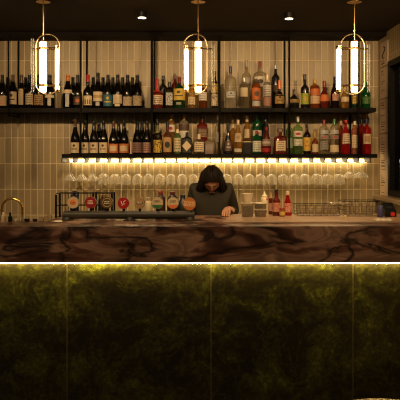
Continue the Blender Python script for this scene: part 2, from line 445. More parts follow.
# ---------------------------------------------------------------- bottles
GL = {
 'wine': plain('dark_wine_glass', (.004, .003, .002), .12, 0, 0, spec=.35),
 'brownwine': plain('brown_black_glass', (.009, .004, .002), .14, 0, 0, spec=.35),
 'darkgreen': tglass('dark_green_glass', (.01, .035, .012), .75, (.05, .2, .06), .08),
 'green': tglass('green_glass', (.008, .08, .02), .5, (.1, .5, .15), .08),
 'paleg': tglass('pale_green_glass', (.13, .22, .06), .2, (.72, .88, .5), .08),
 'clear': tglass('bottle_glass', (.22, .17, .10), .12, (.9, .88, .8), .07),
 'frost': tglass('frosted_bottle_glass', (.30, .26, .18), .35, (.82, .77, .64), .25),
 'amber': tglass('amber_liquor', (.12, .035, .007), .45, (.6, .28, .08), .08),
 'paleamber': tglass('pale_gold_liquor', (.30, .16, .04), .25, (.9, .7, .35), .08),
 'orange': tglass('orange_liquor', (.24, .055, .012), .5, (.8, .32, .08), .08),
 'dred': tglass('dark_red_liquor', (.12, .012, .006), .8, (.4, .06, .03), .1),
 'red': tglass('bright_red_liquor', (.32, .008, .008), .5, (.9, .10, .08), .08),
 'pink': tglass('pink_liquor', (.35, .13, .07), .4, (.9, .55, .4), .1),
 'black': plain('black_bottle_glass', (.01, .009, .009), .15, 0, .6),
}
def shape(kind, R, h, hs):
    """(r,z,p) profile; hs: height where the shoulder begins"""
    rn = .0135 if kind in ('wine', 'burgundy') else min(.013, R*.42)
    if kind == 'wine':
        return [(R*.9, 0), (R, .006), (R, hs), (R*.93, hs+.018), (R*.7, hs+.034), (rn*1.15, hs+.055), (rn, hs+.07), (rn, h-.02), (rn*1.1, h-.018), (rn*1.1, h-.004), (rn*.95, h)], rn
    if kind == 'burgundy':
        e = min(hs+.11, h-.05)
        return [(R*.9, 0), (R, .006), (R, hs), (R*.95, hs+.018), (R*.78, hs+(e-hs)*.4), (R*.56, hs+(e-hs)*.65), (rn*1.15, e), (rn, e+.015), (rn, h-.02), (rn*1.1, h-.018), (rn*1.1, h-.004), (rn*.95, h)], rn
    if kind == 'square':
        return [(R*.94, 0, 7), (R, .005, 7), (R, hs, 7), (R*.9, hs+.012, 5), (R*.55, hs+.02, 3), (rn, hs+.028, 2), (rn, h-.004, 2), (rn*.9, h, 2)], rn
    if kind == 'cone':
        return [(R*.9, 0), (R, .008), (R*.97, hs*.5), (R*.8, hs), (R*.45, hs+(h-hs)*.35), (rn, hs+(h-hs)*.55), (rn, h-.004), (rn*.9, h)], rn
    if kind == 'ball':
        m = hs
        return [(R*.7, 0), (R*.95, m*.2), (R, m*.5), (R*.9, m*.82), (R*.55, m), (rn, m+.012), (rn, h-.004), (rn*.9, h)], rn
    return [(R*.92, 0), (R, .006), (R, hs), (R*.93, hs+.012), (R*.66, hs+.024), (rn*1.1, hs+.036), (rn, hs+.045), (rn, h-.004), (rn*.9, h)], rn
def rad_at(prof, z):
    for a, b in zip(prof[:-1], prof[1:]):
        if a[1] <= z <= b[1] and b[1] > a[1]:
            k = (z-a[1])/(b[1]-a[1]); return a[0]+(b[0]-a[0])*k, (a[2] if len(a) > 2 else 2)
    return prof[0][0], 2
def patch(prof, sy, z0, z1, span, yoff=.0009, n=14, style_dia=False):
    mb = MB(); rows = 5 if not style_dia else 9
    zs = [z0+(z1-z0)*j/(rows-1) for j in range(rows)]
    for j, z in enumerate(zs):
        r, p = rad_at(prof, z)
        for i in range(n+1):
            k = i/n-.5; sp = span
            a = -PI/2+k*sp
            rr = (r+yoff)*sup(a, p)
            mb.uv[len(mb.v)] = (i/n, j/(rows-1)); mb.v.append((rr*math.cos(a), rr*math.sin(a)*sy-(yoff if sy < 1 else 0), z))
    for j in range(rows-1):
        for i in range(n):
            q = j*(n+1)+i; mb.f.append((q, q+1, q+n+2, q+n+1))
    return mb
NECKTXT = {}
def B(shelf, cx, w, top, shy, kind, glass, labels, cap, desc, name='spirit_bottle', row=0, d=None, group=None):
    """cx,w,top,shy in photo pixels at the bottle's depth; labels [(y0,y1,style,col,ink,span)]; cap (colour,bottom y,kind)"""
    if shelf == 'U': z0 = ZU; D = (5.565, 5.70)[row]
    elif shelf == 'L': z0 = ZL; D = (5.565, 5.70)[row]
    else: z0 = ZB; D = d
    D = d or D
    P = at(cx, 0, D); zof = lambda y: at(0, y, D).z-z0
    R = w/2*D/F; h = zof(top); hs = max(.03, zof(shy)); sy = min(1, .050/R) if R > .05 else 1
    h = max(h, hs+.06)
    prof, rn = shape(kind, R, h, hs)
    root = thing(name, desc, 'bottle', (P.x, D, z0), random.uniform(-.12, .12) if kind != 'square' else random.uniform(-.05, .05), group)
    n = 28 if kind == 'square' else 20
    MB().lathe(prof, n=n, sy=sy).build('glass_body', GL[glass], root)
    if cap:
        cc, cy = cap[0], cap[1]; cz = max(hs+.02, zof(cy)); ck = cap[2] if len(cap) > 2 else 'foil'
        col = K[cc]; mat = plain('cap_'+cc, col, .35, .6 if cc in ('gold', 'silver') else .1, .2)
        if ck == 'foil':
            pts = [(r[0]+.0008, r[1]) for r in prof if r[1] > cz+.002]
            r0, _ = rad_at(prof, cz)
            MB().lathe([(r0+.0008, cz)]+pts[:-1]+[(rn*1.05, h+.0015), (rn*.6, h+.003)], n=16).build('cap', mat, root)
        elif ck == 'knob':
            MB().lathe([(rn*1.15, h-.002), (rn*1.45, h+.002), (rn*1.45, h+.02), (rn*1.1, h+.024)], n=16).build('stopper', mat, root)
        elif ck == 'squarecap':
            MB().lathe([(rn*1.9, h-.002, 6), (rn*1.9, h+.024, 6), (rn*1.7, h+.027, 6)], n=24).build('stopper', mat, root)
    for lb in labels:
        y0, y1, st, c, i_ = lb[:5]; span = lb[5] if len(lb) > 5 else 2.3
        za, zb = max(.004, zof(y1)), zof(y0)
        o = patch(prof, sy, za, zb, span).build('label', label_mat(st, K[c], K[i_]), root)
    return root
def wine(shelf, cx, label, desc, top=75, shy=93, kind='burgundy', cap=('black', None), w=9.6, row=0, glass='wine', group=None):
    cy = cap[1] if cap[1] else top+8
    return B(shelf, cx, w, top, shy, kind, glass, label, (cap[0], cy), desc, 'wine_bottle', row, group=group)

# upper shelf, front row, left to right
wine('U', -8, [(95, 106, 'crest', 'cream', 'ink')], 'dark wine bottle with a cream label, cut by the left edge of upper shelf')
wine('U', 2.5, [(96, 106, 'lines', 'beige', 'orange')], 'dark wine bottle with tan label at the far left of upper shelf')
wine('U', 13, [(92, 104.5, 'crest', 'cream', 'ink')], 'dark wine bottle with tall cream crest label beside the leftmost shelf rod', cap=('brown', 82))
wine('U', 21.6, [(89, 105, 'plain', 'beige', 'ink', 1.4)], 'dark wine bottle with a narrow tall plain tan label on upper shelf', w=7.4, cap=('brown', 83))
wine('U', 29.8, [(94, 105, 'lines', 'paper', 'ink')], 'dark wine bottle with short tan printed label left of the left pendant', w=8.6)
wine('U', 39, [(95, 105.5, 'lines', 'tanlab', 'ink')], 'dark wine bottle with wide pinkish tan label behind the left pendant')
wine('U', 50, [(95, 98, 'plain', 'cream', 'ink'), (98.4, 106, 'plain', 'silver', 'ink', .7)], 'dark wine bottle with T shaped pale label right of left pendant')
wine('U', 68, [(90, 93.5, 'plain', 'cream', 'ink'), (94, 107, 'plain', 'silver', 'ink', .8)], 'wine bottle with orange foil and narrow white vertical label strip', cap=('orange', 81), shy=92)
wine('U', 77.7, [(97, 105, 'dot', 'brown', 'orange')], 'dark wine bottle with dark label and small red patch on upper shelf', w=8.6, shy=94)
wine('U', 88, [(96, 105.5, 'bars', 'cream', 'ink')], 'wine bottle with bright red foil and column striped cream label', cap=('red', 81.5), kind='wine')
wine('U', 98, [(92, 101.5, 'band', 'cream', 'tanlab'), (102, 106, 'plain', 'silver', 'ink', .8)], 'tall dark wine bottle with high cream label with pale brown band', top=73, cap=('black', 82))
wine('U', 108, [(95, 106.5, 'crest', 'teal', 'yellow', 2.6)], 'dark wine bottle with dark teal blue label on upper shelf')
wine('U', 117.8, [(95, 104, 'plain', 'cream', 'ink'), (104.5, 106.5, 'plain', 'cream', 'ink', 1.2)], 'dark wine bottle with plain cream stepped label on upper shelf')
wine('U', 127.6, [(97, 106, 'speckle', 'paper', 'pink')], 'dark wine bottle with low pinkish mottled label on upper shelf')
wine('U', 137.2, [(96, 106, 'speckle', 'cream', 'tanlab')], 'dark wine bottle with dotted cream label, last wine bottle before the thick rod')
# upper shelf, rear row of wine
names_rear = ['far left tan label and crest label', 'narrow plain label and printed tan label', 'orange foil bottle and red patch bottle', 'red foil and high cream label', 'high cream label and teal label',
              'teal label and stepped cream label', 'stepped cream label and pink mottled label', 'pink mottled and dotted cream labels']
for px, nn in zip((7.8, 25.8, 73, 93.2, 103, 113, 122.6, 132.4), names_rear):
    wine('U', px, [], 'dark rear row wine bottle between the '+nn, top=77.5, row=1)
# upper shelf spirits
B('U', 157, 13, 78.5, 94.5, 'spirit', 'dred', [(95.5, 105, 'lines', 'cream', 'ink', 2.4)], ('red', 92), 'square shouldered whisky bottle with long red wax neck and cream label', 'whiskey_bottle')
B('U', 163.2, 8, 76, 88, 'spirit', 'black', [], ('black', 80), 'small dark bottle with black cap behind the red wax neck bottle', row=1)
B('U', 169.4, 8.6, 82, 90, 'square', 'brownwine', [(93, 105.5, 'speckle', 'silver', 'ink', 1.3)], ('black', 87), 'dark square bottle with silvery mottled label beside the round yellow label bottle')
B('U', 179.4, 12.4, 77, 91, 'wine', 'darkgreen', [(89, 100.5, 'crest', 'yellow', 'ink', 2.5), (102.5, 105, 'plain', 'grey', 'ink', .8)], ('dred', 83), 'dark green whiskey bottle with large yellow cream label and red cap', 'whiskey_bottle')
B('U', 175, 7.5, 74, 86, 'spirit', 'dred', [], ('brown', 79), 'reddish brown bottle standing behind the dark green whiskey bottle', row=1)
B('U', 191.8, 8.4, 84, 92, 'spirit', 'paleamber', [(97, 105, 'lines', 'cream', 'ink', 2)], ('gold', 88), 'small pale amber bottle with cream label behind the middle pendant', )
B('U', 203, 8.6, 84, 91, 'spirit', 'amber', [(92.5, 101, 'lines', 'white', 'ink', 2.2)], ('gold', 88), 'amber bottle with white label right of the middle pendant tube')
B('U', 214.6, 7, 71.5, 84, 'spirit', 'black', [(84, 93, 'speckle', 'yellow', 'ink', 2.6), (94, 106, 'speckle', 'cream', 'ink', 2.6)], ('brown', 76), 'slim black bottle with yellow and cream harlequin label left of the rod')
B('U', 230.5, 12, 66.5, 80, 'spirit', 'frost', [(92, 98, 'crest', 'silver', 'blue', 1.7)], ('blue', 73.5), 'frosted vodka bottle with dark blue cap on upper shelf', 'vodka_bottle')
B('U', 244.2, 9.6, 78, 87, 'spirit', 'clear', [(88, 97, 'plain', 'paper', 'ink', 1.7)], ('silver', 82), 'clear bottle with rounded cream label beside the frosted vodka bottle', row=0)
B('U', 246.5, 8.4, 60.5, 76, 'spirit', 'clear', [(78, 84, 'lines', 'silver', 'ink', 1.6)], ('grey', 67), 'tall clear bottle with grey cap standing in the rear row', row=1)
B('U', 260, 13.2, 61.5, 75, 'spirit', 'clear', [(77, 87, 'dot', 'white', 'ink', 2)], ('dred', 68), 'tall clear bottle with dark red cap and white label behind orange label bottle', row=1)
B('U', 256, 8.8, 81, 86, 'spirit', 'orange', [(88, 100, 'dot', 'orange', 'brown', 2.6), (101, 106.5, 'plain', 'silver', 'ink', 2.2)], ('brown', 84), 'short bottle with bright orange label on upper shelf')
B('U', 267.2, 8, 75, 84.5, 'spirit', 'frost', [(85.5, 97, 'lines', 'white', 'ink', 2.6), (97.3, 106, 'plain', 'peach', 'ink', 2.4)], ('cream', 82), 'slim white labelled bottle with pale cap and peach lower label')
B('U', 275.6, 8, 65.5, 78, 'spirit', 'black', [(85, 92, 'plain', 'brown', 'ink', 2)], ('silver', 69), 'tall black bottle with silver top behind the small gold label bottle', row=1)
B('U', 279.4, 10.6, 80.5, 93, 'ball', 'brownwine', [(95, 104, 'crest', 'gold', 'ink', 2.1)], ('orange', 89), 'short round cognac bottle with orange neck and gold label', 'cognac_bottle')
B('U', 294, 10.8, 90, 96.5, 'ball', 'black', [(99.5, 103, 'lines', 'gold', 'ink', 2.1)], ('brown', 94), 'small squat black bottle with thin gold band right of shelf rod')
B('U', 304.8, 8.2, 74.5, 89, 'spirit', 'black', [(93.5, 104.5, 'dot', 'lime', 'yellow', 2.6)], ('black', 80), 'black bottle with lime green label on upper shelf')
B('U', 314.8, 9.6, 79.5, 88, 'spirit', 'orange', [(89, 95.5, 'plain', 'orange', 'ink', 2.6), (96, 104, 'lines', 'cream', 'orange', 2.6)], ('gold', 86.5), 'orange bottle with gold neck and cream lower label on upper shelf')
B('U', 324.2, 9.4, 81, 92, 'ball', 'dred', [(94.5, 101.5, 'plain', 'orange', 'ink', 2.3)], ('dred', 87), 'round dark bottle with rust orange label next to the gold neck bottle')
B('U', 335, 8.6, 77, 93, 'burgundy', 'brownwine', [(94, 101, 'speckle', 'peach', 'brown', 1.6)], ('black', 84), 'dark tapered bottle with small brown label left of right pendant')
B('U', 344.8, 8.8, 88, 93, 'ball', 'paleamber', [(97, 102, 'plain', 'cream', 'ink', 2)], ('gold', 91), 'small round golden bottle behind the right pendant')
B('U', 355, 6.8, 84, 90, 'spirit', 'darkgreen', [(90.5, 104.5, 'lines', 'yellow', 'ink', 2.2)], ('gold', 87), 'slim bottle with long yellow label under the right pendant tube')
B('U', 365.6, 9.6, 82, 93.5, 'spirit', 'green', [(97, 104, 'speckle', 'green', 'lime', 2)], ('green', 87), 'bright green bottle at the right end of the upper shelf')

# lower shelf, wines
wine('L', 75.2, [(142.5, 153, 'crest', 'cream', 'ink')], 'wine bottle with pale cream label and red tipped foil at left end of lower shelf', top=119.5, shy=140, cap=('brown', 127), w=9.4)
wine('L', 85, [(142.5, 153, 'crest', 'cream', 'ink')], 'wine bottle with cream label standing behind the left rod of lower shelf', top=120.5, shy=140, w=8.6)
wine('L', 94, [(142.5, 153, 'crest', 'cream', 'ink', 2.5)], 'third wine bottle from the left on lower shelf with cream label', top=121.5, shy=140, w=8.8)
wine('L', 103.5, [(142.5, 153, 'crest', 'cream', 'ink', 2.4)], 'cream labelled wine bottle just left of the orange framed labels', top=121.5, shy=140, w=9)
wine('L', 113.6, [(143.8, 153, 'frame', 'orange', 'cream', 2.7)], 'wine bottle with orange framed square label, the left of two', top=121.5, shy=141, cap=('brown', 128))
wine('L', 124, [(143.8, 153, 'frame', 'orange', 'cream', 2.7)], 'wine bottle with orange framed square label, the right of two', top=121.5, shy=141, cap=('black', 128))
wine('L', 137.3, [(142.5, 153, 'lines', 'pink', 'dred', 2.6)], 'wine bottle with dull pink label right of the pale candle', top=121.5, shy=140, w=9)
wine('L', 146.9, [(142.5, 153, 'lines', 'pink', 'dred', 2.6)], 'wine bottle with dull pink label next to the thick rod', top=121.5, shy=140, w=8.8)
wine('L', 142, [], 'dark wine bottle in rear row between the two pink labels', top=122, shy=140, w=8.6, row=1)
wine('L', 99, [], 'dark wine bottle in rear row between two cream labels of lower shelf', top=123, shy=140, row=1)
wine('L', 118.6, [], 'dark wine bottle in rear row between the two orange framed labels', top=123, shy=140, row=1)
cd = thing('taper_candle', 'slim pale candle between orange framed and pink labelled wine bottles', 'candle', at(130.9, 0, 5.56)*1)
cd.location.z = ZL
MB().lathe([(.012, 0), (.012, .006), (.007, .01), (.0065, .105), (.005, .108)], n=12).build('wax_stick', plain('wax', (.7, .5, .35), .5), cd)
MB().lathe([(.0009, .107), (.0007, .115)], n=6).build('wick', M_dark, cd)
# lower shelf spirits
B('L', 157.2, 9.6, 119, 136, 'spirit', 'brownwine', [(125, 133, 'speckle', 'olive', 'ink', 1.6), (140, 152.5, 'speckle', 'yellow', 'ink', 2.6)], ('black', 124), 'dark bottle with mottled yellow green label right of thick rod')
B('L', 167.4, 8.8, 122, 136, 'spirit', 'amber', [(137.5, 152, 'dot', 'tanlab', 'black', 2.6)], ('black', 127), 'bottle with orange brown label and round black emblem on lower shelf')
B('L', 171, 9, 114.5, 124, 'spirit', 'paleamber', [(125, 132, 'dot', 'white', 'red', 2)], ('gold', 120), 'pale amber bottle with white label in rear row behind the black emblem bottle', row=1)
B('L', 177.4, 7.4, 129.5, 137, 'spirit', 'paleg', [(138, 152, 'lines', 'cream', 'green', 2.6)], ('cream', 133), 'slim bottle with tall pale green cream label on lower shelf')
B('L', 184, 10.2, 114.5, 124, 'spirit', 'frost', [(124.5, 130, 'plain', 'brown', 'ink', 2.8), (131, 138, 'plain', 'white', 'ink', 2.6)], ('gold', 121), 'gold necked bottle with dark band in rear row above the diamond label', row=1)
B('L', 187, 9.8, 133, 139.5, 'square', 'black', [(139.5, 152.5, 'diamond', 'black', 'cream', 2.0)], ('black', 137), 'square black gin bottle with cream diamond label', 'gin_bottle')
B('L', 202.2, 10.8, 117.5, 126, 'square', 'dred', [(129, 137, 'lines', 'brown', 'tanlab', 1.8)], ('brown', 121, 'knob'), 'dark amber square decanter bottle with knob stopper in rear row', row=1)
B('L', 199, 9.6, 137, 141.5, 'square', 'clear', [(142, 152, 'lines', 'cream', 'ink', 2.0)], ('cream', 139), 'short clear bottle with cream label right of the diamond label gin')
tin = thing('storage_tin', 'small brown square tin with rounded lid on lower shelf', 'tin', (at(209.3, 0, 5.56).x, 5.56, ZL))
MB().lathe([(.040, 0, 8), (.040, .09, 8), (.038, .093, 8)], n=28).build('tin_body', plain('brown_tin', (.13, .07, .04), .4), tin)
MB().lathe([(.041, .0935, 8), (.041, .105, 8), (.03, .115, 4), (.012, .12, 2), (.004, .128)], n=28).build('lid', plain('tin_lid', (.16, .12, .05), .35), tin)
B('L', 217.5, 5.6, 114, 128, 'spirit', 'clear', [(132, 142, 'plain', 'grey', 'ink', 2)], ('brown', 120), 'very slim tall clear bottle next to the middle rod of lower shelf', row=0, d=5.6)
B('L', 228, 9.8, 124, 143, 'cone', 'black', [(141, 151, 'crest', 'brown', 'silver', 1.8)], ('black', 132), 'matt black cone shaped bottle right of the middle rod')
B('L', 233, 7.6, 119, 133, 'spirit', 'paleamber', [(124, 128, 'plain', 'cream', 'ink', 2)], ('brown', 123), 'pale golden bottle in rear row beside the black cone bottle', row=1)
B('L', 238, 9, 120, 134, 'cone', 'paleamber', [(133, 142, 'dot', 'cream', 'tanlab', 2), (148.5, 152, 'plain', 'white', 'ink', 1.8)], ('cream', 125), 'clear gold bottle with round cream label and small white lower label')
B('L', 247, 8.8, 116, 128, 'cone', 'paleamber', [(129, 138, 'plain', 'cream', 'ink', 1.4)], ('cream', 122), 'pale yellow tapered bottle behind the black box', row=1)
bx = thing('black_box', 'low black box with pale lid in front of the pale yellow bottle', 'box', (at(247, 0, 5.56).x, 5.555, ZL))
MB().box(-.036, .036, -.035, .035, 0, .1).build('box_body', M_dark, bx, False, None, .003)
MB().box(-.037, .037, -.036, .036, .1005, .109).build('lid', plain('pale_lid', (.5, .38, .22), .5), bx, False, None, .002)
B('L', 256.8, 9, 131, 139, 'spirit', 'green', [(141, 152, 'lines', 'white', 'green', 2.4)], ('dred', 134, ), 'short green gin bottle with white label and red seal in front row', 'gin_bottle')
B('L', 257.3, 9.8, 116, 124, 'spirit', 'green', [(130.5, 136, 'dot', 'white', 'red', 2.2)], ('green', 120), 'taller green gin bottle with pale cap behind the short green one', 'gin_bottle', row=1)
B('L', 266.3, 9.4, 122, 138, 'cone', 'dred', [(127, 130, 'plain', 'red', 'ink', 2), (139, 146, 'band', 'pink', 'white', 2.4), (148, 152, 'plain', 'red', 'ink', 2.2)], ('black', 128), 'dark red bottle with red and pale banded labels on lower shelf')
B('L', 265.5, 7.2, 111.5, 128, 'wine', 'black', [], ('black', 120), 'tall black bottle in the rear row behind the red banded label bottle', row=1)
B('L', 280.3, 12.6, 134, 138.5, 'square', 'dred', [(141, 151, 'lines', 'cream', 'ink', 1.3)], ('brown', 135, 'squarecap'), 'square dark red liqueur bottle with wide square cap and cream label', 'liqueur_bottle')
B('L', 289.4, 7.4, 121, 131, 'spirit', 'paleg', [(138, 148, 'plain', 'mint', 'ink', 1.8)], ('dred', 124), 'pale green bottle directly behind the rod with the black ring', row=0, d=5.575)
B('L', 298, 9.4, 117, 129, 'spirit', 'paleg', [(131, 137, 'dot', 'white', 'red', 2.4), (139, 146, 'lines', 'white', 'green', 2.3)], ('silver', 122), 'clear green rum bottle with white label and red dot emblem', 'rum_bottle')
B('L', 307, 7.8, 124, 136, 'spirit', 'brownwine', [(137.5, 151, 'crest', 'yellow', 'orange', 2.2)], ('black', 128), 'dark bottle with arched yellow orange label on lower shelf')
B('L', 315, 6.4, 131, 143, 'spirit', 'orange', [(144, 152, 'plain', 'cream', 'ink', 2.3)], ('gold', 138), 'small short bottle with gold neck and cream label on lower shelf')
B('L', 324, 9.4, 120, 129, 'spirit', 'clear', [(130, 134, 'plain', 'silver', 'ink', 2.2), (135.5, 139, 'dot', 'grey', 'red', 2.2), (141, 150, 'lines', 'grey', 'ink', 2)], ('dred', 125), 'clear bottle with dark red cap and silver grey labels')
B('L', 334.2, 9.4, 119.5, 129, 'spirit', 'clear', [(130, 134, 'plain', 'silver', 'ink', 2.2), (135.5, 139, 'dot', 'grey', 'red', 2.2), (145, 152, 'plain', 'cream', 'ink', 2.3)], ('green', 125), 'clear bottle with dark green cap and silver grey labels')
B('L', 341, 6.5, 121, 132, 'spirit', 'orange', [], ('tanlab', 125), 'slim orange bottle in rear row right of the green capped bottle', row=1)
B('L', 345.8, 9, 120.5, 133, 'cone', 'red', [(133.5, 144, 'lines', 'cream', 'ink', 2.3)], ('red', 122.5), 'red liquor bottle with cream label and slim gold neck between two rods')
B('L', 355, 7.6, 121.5, 131, 'spirit', 'pink', [(135, 148, 'lines', 'cream', 'pink', 2.2)], ('white', 125), 'pink bottle with white cap and tall cream label beside right rod')
B('L', 366.8, 9, 119.5, 130, 'spirit', 'red', [(134, 144, 'frame', 'cream', 'tanlab', 1.9)], ('blue', 124), 'bright red bottle with dark blue cap at the right end of lower shelf')
B('L', 361.5, 8, 119.5, 130, 'spirit', 'red', [], ('black', 124), 'bright red bottle with black cap in rear row at right end of lower shelf', row=1)
# ring on the rod
rg = MB(); c = at(289, 133, 5.47)
rg.tube([(math.cos(a)*.02, 0, math.sin(a)*.02) for a in [2*PI*k/20 for k in range(20)]], .0035, 8, True)
tag(rg.build('metal_ring', M_blackmetal, None, True, (c.x, 5.477, c.z)), 'small black ring hung on the shelf rod in front of pale green bottle', 'ring')

# ---------------------------------------------------------------- pendants
M_tube = emit('lit_tube', (1, .73, .40), PEND_E); M_tube2 = emit('lit_side_tube', (1, .73, .40), PEND_E*.75)
def pendant(px, s, label, hoop_dx, side_dx, rod_dx, group='brass pendant lamps above the bar'):
    D = 4.4; P = at(px, 36, D); u = D/F
    root = thing('pendant_lamp', label, 'pendant lamp', (P.x, D, P.z), 0, group)
    Z = lambda y: at(0, y, D).z-P.z
    MB().tube([(0, 0, CEIL-P.z-.012), (0, 0, Z(41))], .0045, 8).build('rod', M_brass, root)
    MB().lathe([(.05, CEIL-P.z-.014), (.05, CEIL-P.z), (.01, CEIL-P.z)], n=20).build('ceiling_rose', M_brass, root)
    MB().lathe([(.010, Z(40.5)), (.024, Z(40.5)), (.026, Z(42)), (.02, Z(42))], n=18).build('tube_cap', M_brass, root)
    MB().lathe([(.02, Z(42)), (.0225, Z(42.5)), (.0225, Z(91)), (.02, Z(92))], n=20).build('lit_tube', M_tube, root)
    # stadium shaped brass edged glass capsule
    R = 11.7*u; cx = hoop_dx*u; yo = -.032
    zt, zb = Z(35)-R, Z(95)+R
    pts = [(cx+R*math.cos(a), yo, zt+R*math.sin(a)) for a in [PI*k/14 for k in range(15)]]+[(cx-R*math.cos(a), yo, zb-R*math.sin(a)) for a in [PI*k/14 for k in range(15)]]
    MB().tube(pts, .0034, 8, True).build('hoop', plain('polished_brass_edge', (.85, .66, .38), .25, .85), root)
    # side tube and its caps
    sx = side_dx*u
    MB().lathe([(.012, Z(48)), (.0148, Z(48.5)), (.0148, Z(88)), (.012, Z(89))], c=(sx, .05, 0), n=16).build('side_tube', M_tube2, root)
    for a, b in ((44.5, 48), (89, 91.5)):
        MB().lathe([(.012, Z(b)), (.018, Z(b)), (.018, Z(a)), (.012, Z(a))], c=(sx, .05, 0), n=16).build('tube_cap', M_brass, root)
    # clear empty tube at the other side
    rx = rod_dx*u
    MB().lathe([(.010, Z(92)), (.010, Z(38 if s < 0 else 44))], c=(rx, .02, 0), n=14, cap=False).build('clear_tube', M_clear, root)
    for y in (48.5, 85.5):
        MB().tube([(sx, .05, Z(y)), (0, .0, Z(y)), (rx, .02, Z(y))], .005, 8).build('cross_bar', M_brass, root)
        MB().lathe([(.027, Z(y+1.2)), (.0292, Z(y+1.2)), (.0292, Z(y-1.2)), (.027, Z(y-1.2))], n=20).build('collar', M_brass, root)
        MB().tube([(0, -.027, Z(y)), (hoop_dx*u*.5, yo, Z(y)), (cx+math.copysign(R*.98, hoop_dx), yo, Z(y))], .0035, 8).build('cross_bar', M_brass, root)
    return root
pendant(43.2, -1, 'brass pendant lamp over the left end of bar', 5.5, 12.5, -11.5)
pendant(198.2, 1, 'brass pendant lamp over the middle of the bar', -2.6, -12, 15)
pendant(354.4, 1, 'brass pendant lamp over the right end of bar', -2.8, -14.5, 15)

# ---------------------------------------------------------------- ceiling downlights and added fill spots
def downlight(px, py, label, tgt=None, W=SPOT_W, on=True, pos=None, cone=75):
    if pos is None:
        D = (CEIL-.035-CAMZ)*F/(HY-py); x = at(px, 0, D).x
    else: x, D = pos
    r = thing('ceiling_or_fill_spotlight', label, 'spotlight', (x, D, CEIL))
    MB().lathe([(.036, -.04), (.04, -.038), (.04, 0)], n=20).build('housing', M_dark, r)
    MB().lathe([(.030, -.0425), (.030, -.0405)], n=18).build('lens', emit('spot_lens', (1, .8, .5), 6 if on else .05), r)
    if on:
        l = light('SPOT', 'spotlight_beam', (x, D, CEIL-.08), W, (1, .665, .34), (tgt or (x, D, 0)), .03, math.radians(cone), None, .8)
        l.parent = r; l.matrix_parent_inverse = Matrix.Translation((-x, -D, -CEIL))
    return r
downlight(289, 18, 'small black ceiling spotlight right of the middle pendant', (.75, 4.75, 1.2))
downlight(142, 17, 'small black ceiling spotlight left of the middle pendant', (-.6, 4.75, 1.2))

for X_, T_, dsc in ((-1.6, (-1.5, 5.8, 1.75), 'over the left of the customer side'), (-.55, (-.5, 5.8, 1.75), 'second from the left on the customer side'),
                   (.5, (.5, 5.8, 1.75), 'third from the left on the customer side'), (1.35, (1.3, 5.8, 1.75), 'nearest the right wall on customer side')):
    downlight(0, 0, 'added unseen fill spotlight '+dsc+' aimed at the tiles', T_, 84, True, (X_, 3.3))  # fill spots out of view, added to brighten the back wall
for X_, dsc in ((-1.3, 'on the left, angled at the stone slab front'), (-.45, 'left of the middle, angled at the stone slab front'), (.42, 'right of the middle, angled at stone slab front'), (1.3, 'on the right, angled at the stone slab front')):
    downlight(0, 0, 'added unseen fill spotlight '+dsc, (X_, 4.25, 1.17), 42, True, (X_, 2.9), 50)  # further unseen spots, added to lift the dark slab front
# ---------------------------------------------------------------- menu sheets on right wall
M_sheet = plain('menu_paper', (.72, .55, .38), .7, vary=.08, bscale=20); M_print = plain('menu_print', (.05, .03, .02), .7)
def yz(d, y): return at(0, y, d).z
dm = 5.59
for k, (y0, y1, lab) in enumerate(((41.5, 66, 'topmost paper menu sheet on right wall with large curly heading'), (67, 98, 'second menu sheet from the top beside the dark window'),
                                   (99, 133, 'third menu sheet from the top, level with the lower shelf bottles'), (134, 196, 'lowest and longest paper menu sheet above the counter end'))):
    z1, z0 = yz(dm, y0), yz(dm, y1)
    r = thing('menu_sheet', lab, 'menu', (RX, 5.595, z0), 0)
    MB().box(-.006, -.001, -.115, .115, .004, z1-z0-.004).build('paper', M_sheet, r, False)
    pr = MB(); H = z1-z0
    X0, X1 = -.0075, -.0062
    z = H-.03
    if k == 0:
        pts = [(-.0075, .04*math.sin(a)*-1, H*.55+.05*a/3-.0) for a in [(-3+6*i/16) for i in range(17)]]
        pr.tube(pts, .006, 6); z = H*.22
    while z > .02:
        ln = random.uniform(.02, .06); hd = random.random() < .2
        y = .08
        while y > .08-2*ln:
            wd_ = random.uniform(.012, .03)
            pr.box(X0, X1, y-wd_, y, z-(.009 if hd else .005), z); y -= wd_+.007
        z -= .03 if hd else (.018 if random.random() < .8 else .06)
    pr.build('printed_text', M_print, r, False)

# ---------------------------------------------------------------- beer tap rail
RD = 4.62
rc = at(130, 214.8, RD)
ft = thing('beer_tap_font', 'long dark beer tap pipe with eight round badges on the left of the counter', 'beer tap', (rc.x, RD, ZC))
zr = rc.z-ZC
M_pipe = plain('gunmetal_pipe', (.035, .032, .022), .45, 0, spec=.3)
x0 = at(64, 0, RD).x-rc.x; x1 = at(194, 0, RD).x-rc.x
MB().lathe([(.02, x0-.004), (.029, x0), (.029, x1), (.02, x1+.004)], c=(0, 0, zr), n=24, axis='x').build('pipe', M_pipe, ft)
for px in (67, 130, 190):
    X = at(px, 0, RD).x-rc.x
    MB().lathe([(.05, 0), (.05, .005), (.036, .008), (.030, zr-.015)], c=(X, 0, 0), n=18).build('column', M_pipe, ft)
def text_obj(body, size, mat, parent, loc, name='lettering', ext=.0006, spacing=1.0):
    cu = bpy.data.curves.new(name, 'FONT'); cu.body = body; cu.size = size; cu.align_x = 'CENTER'; cu.align_y = 'CENTER'; cu.extrude = ext
    cu.space_line = spacing
    o = bpy.data.objects.new(name, cu); COL.objects.link(o)
    dg = bpy.context.evaluated_depsgraph_get(); me = bpy.data.meshes.new_from_object(o.evaluated_get(dg))
    bpy.data.objects.remove(o)
    o = bpy.data.objects.new(name, me); COL.objects.link(o); me.materials.append(mat)
    o.parent = parent; o.location = loc; o.rotation_euler = (PI/2, 0, 0)
    return o
M_wht = plain('badge_white', (.75, .66, .5), .5)
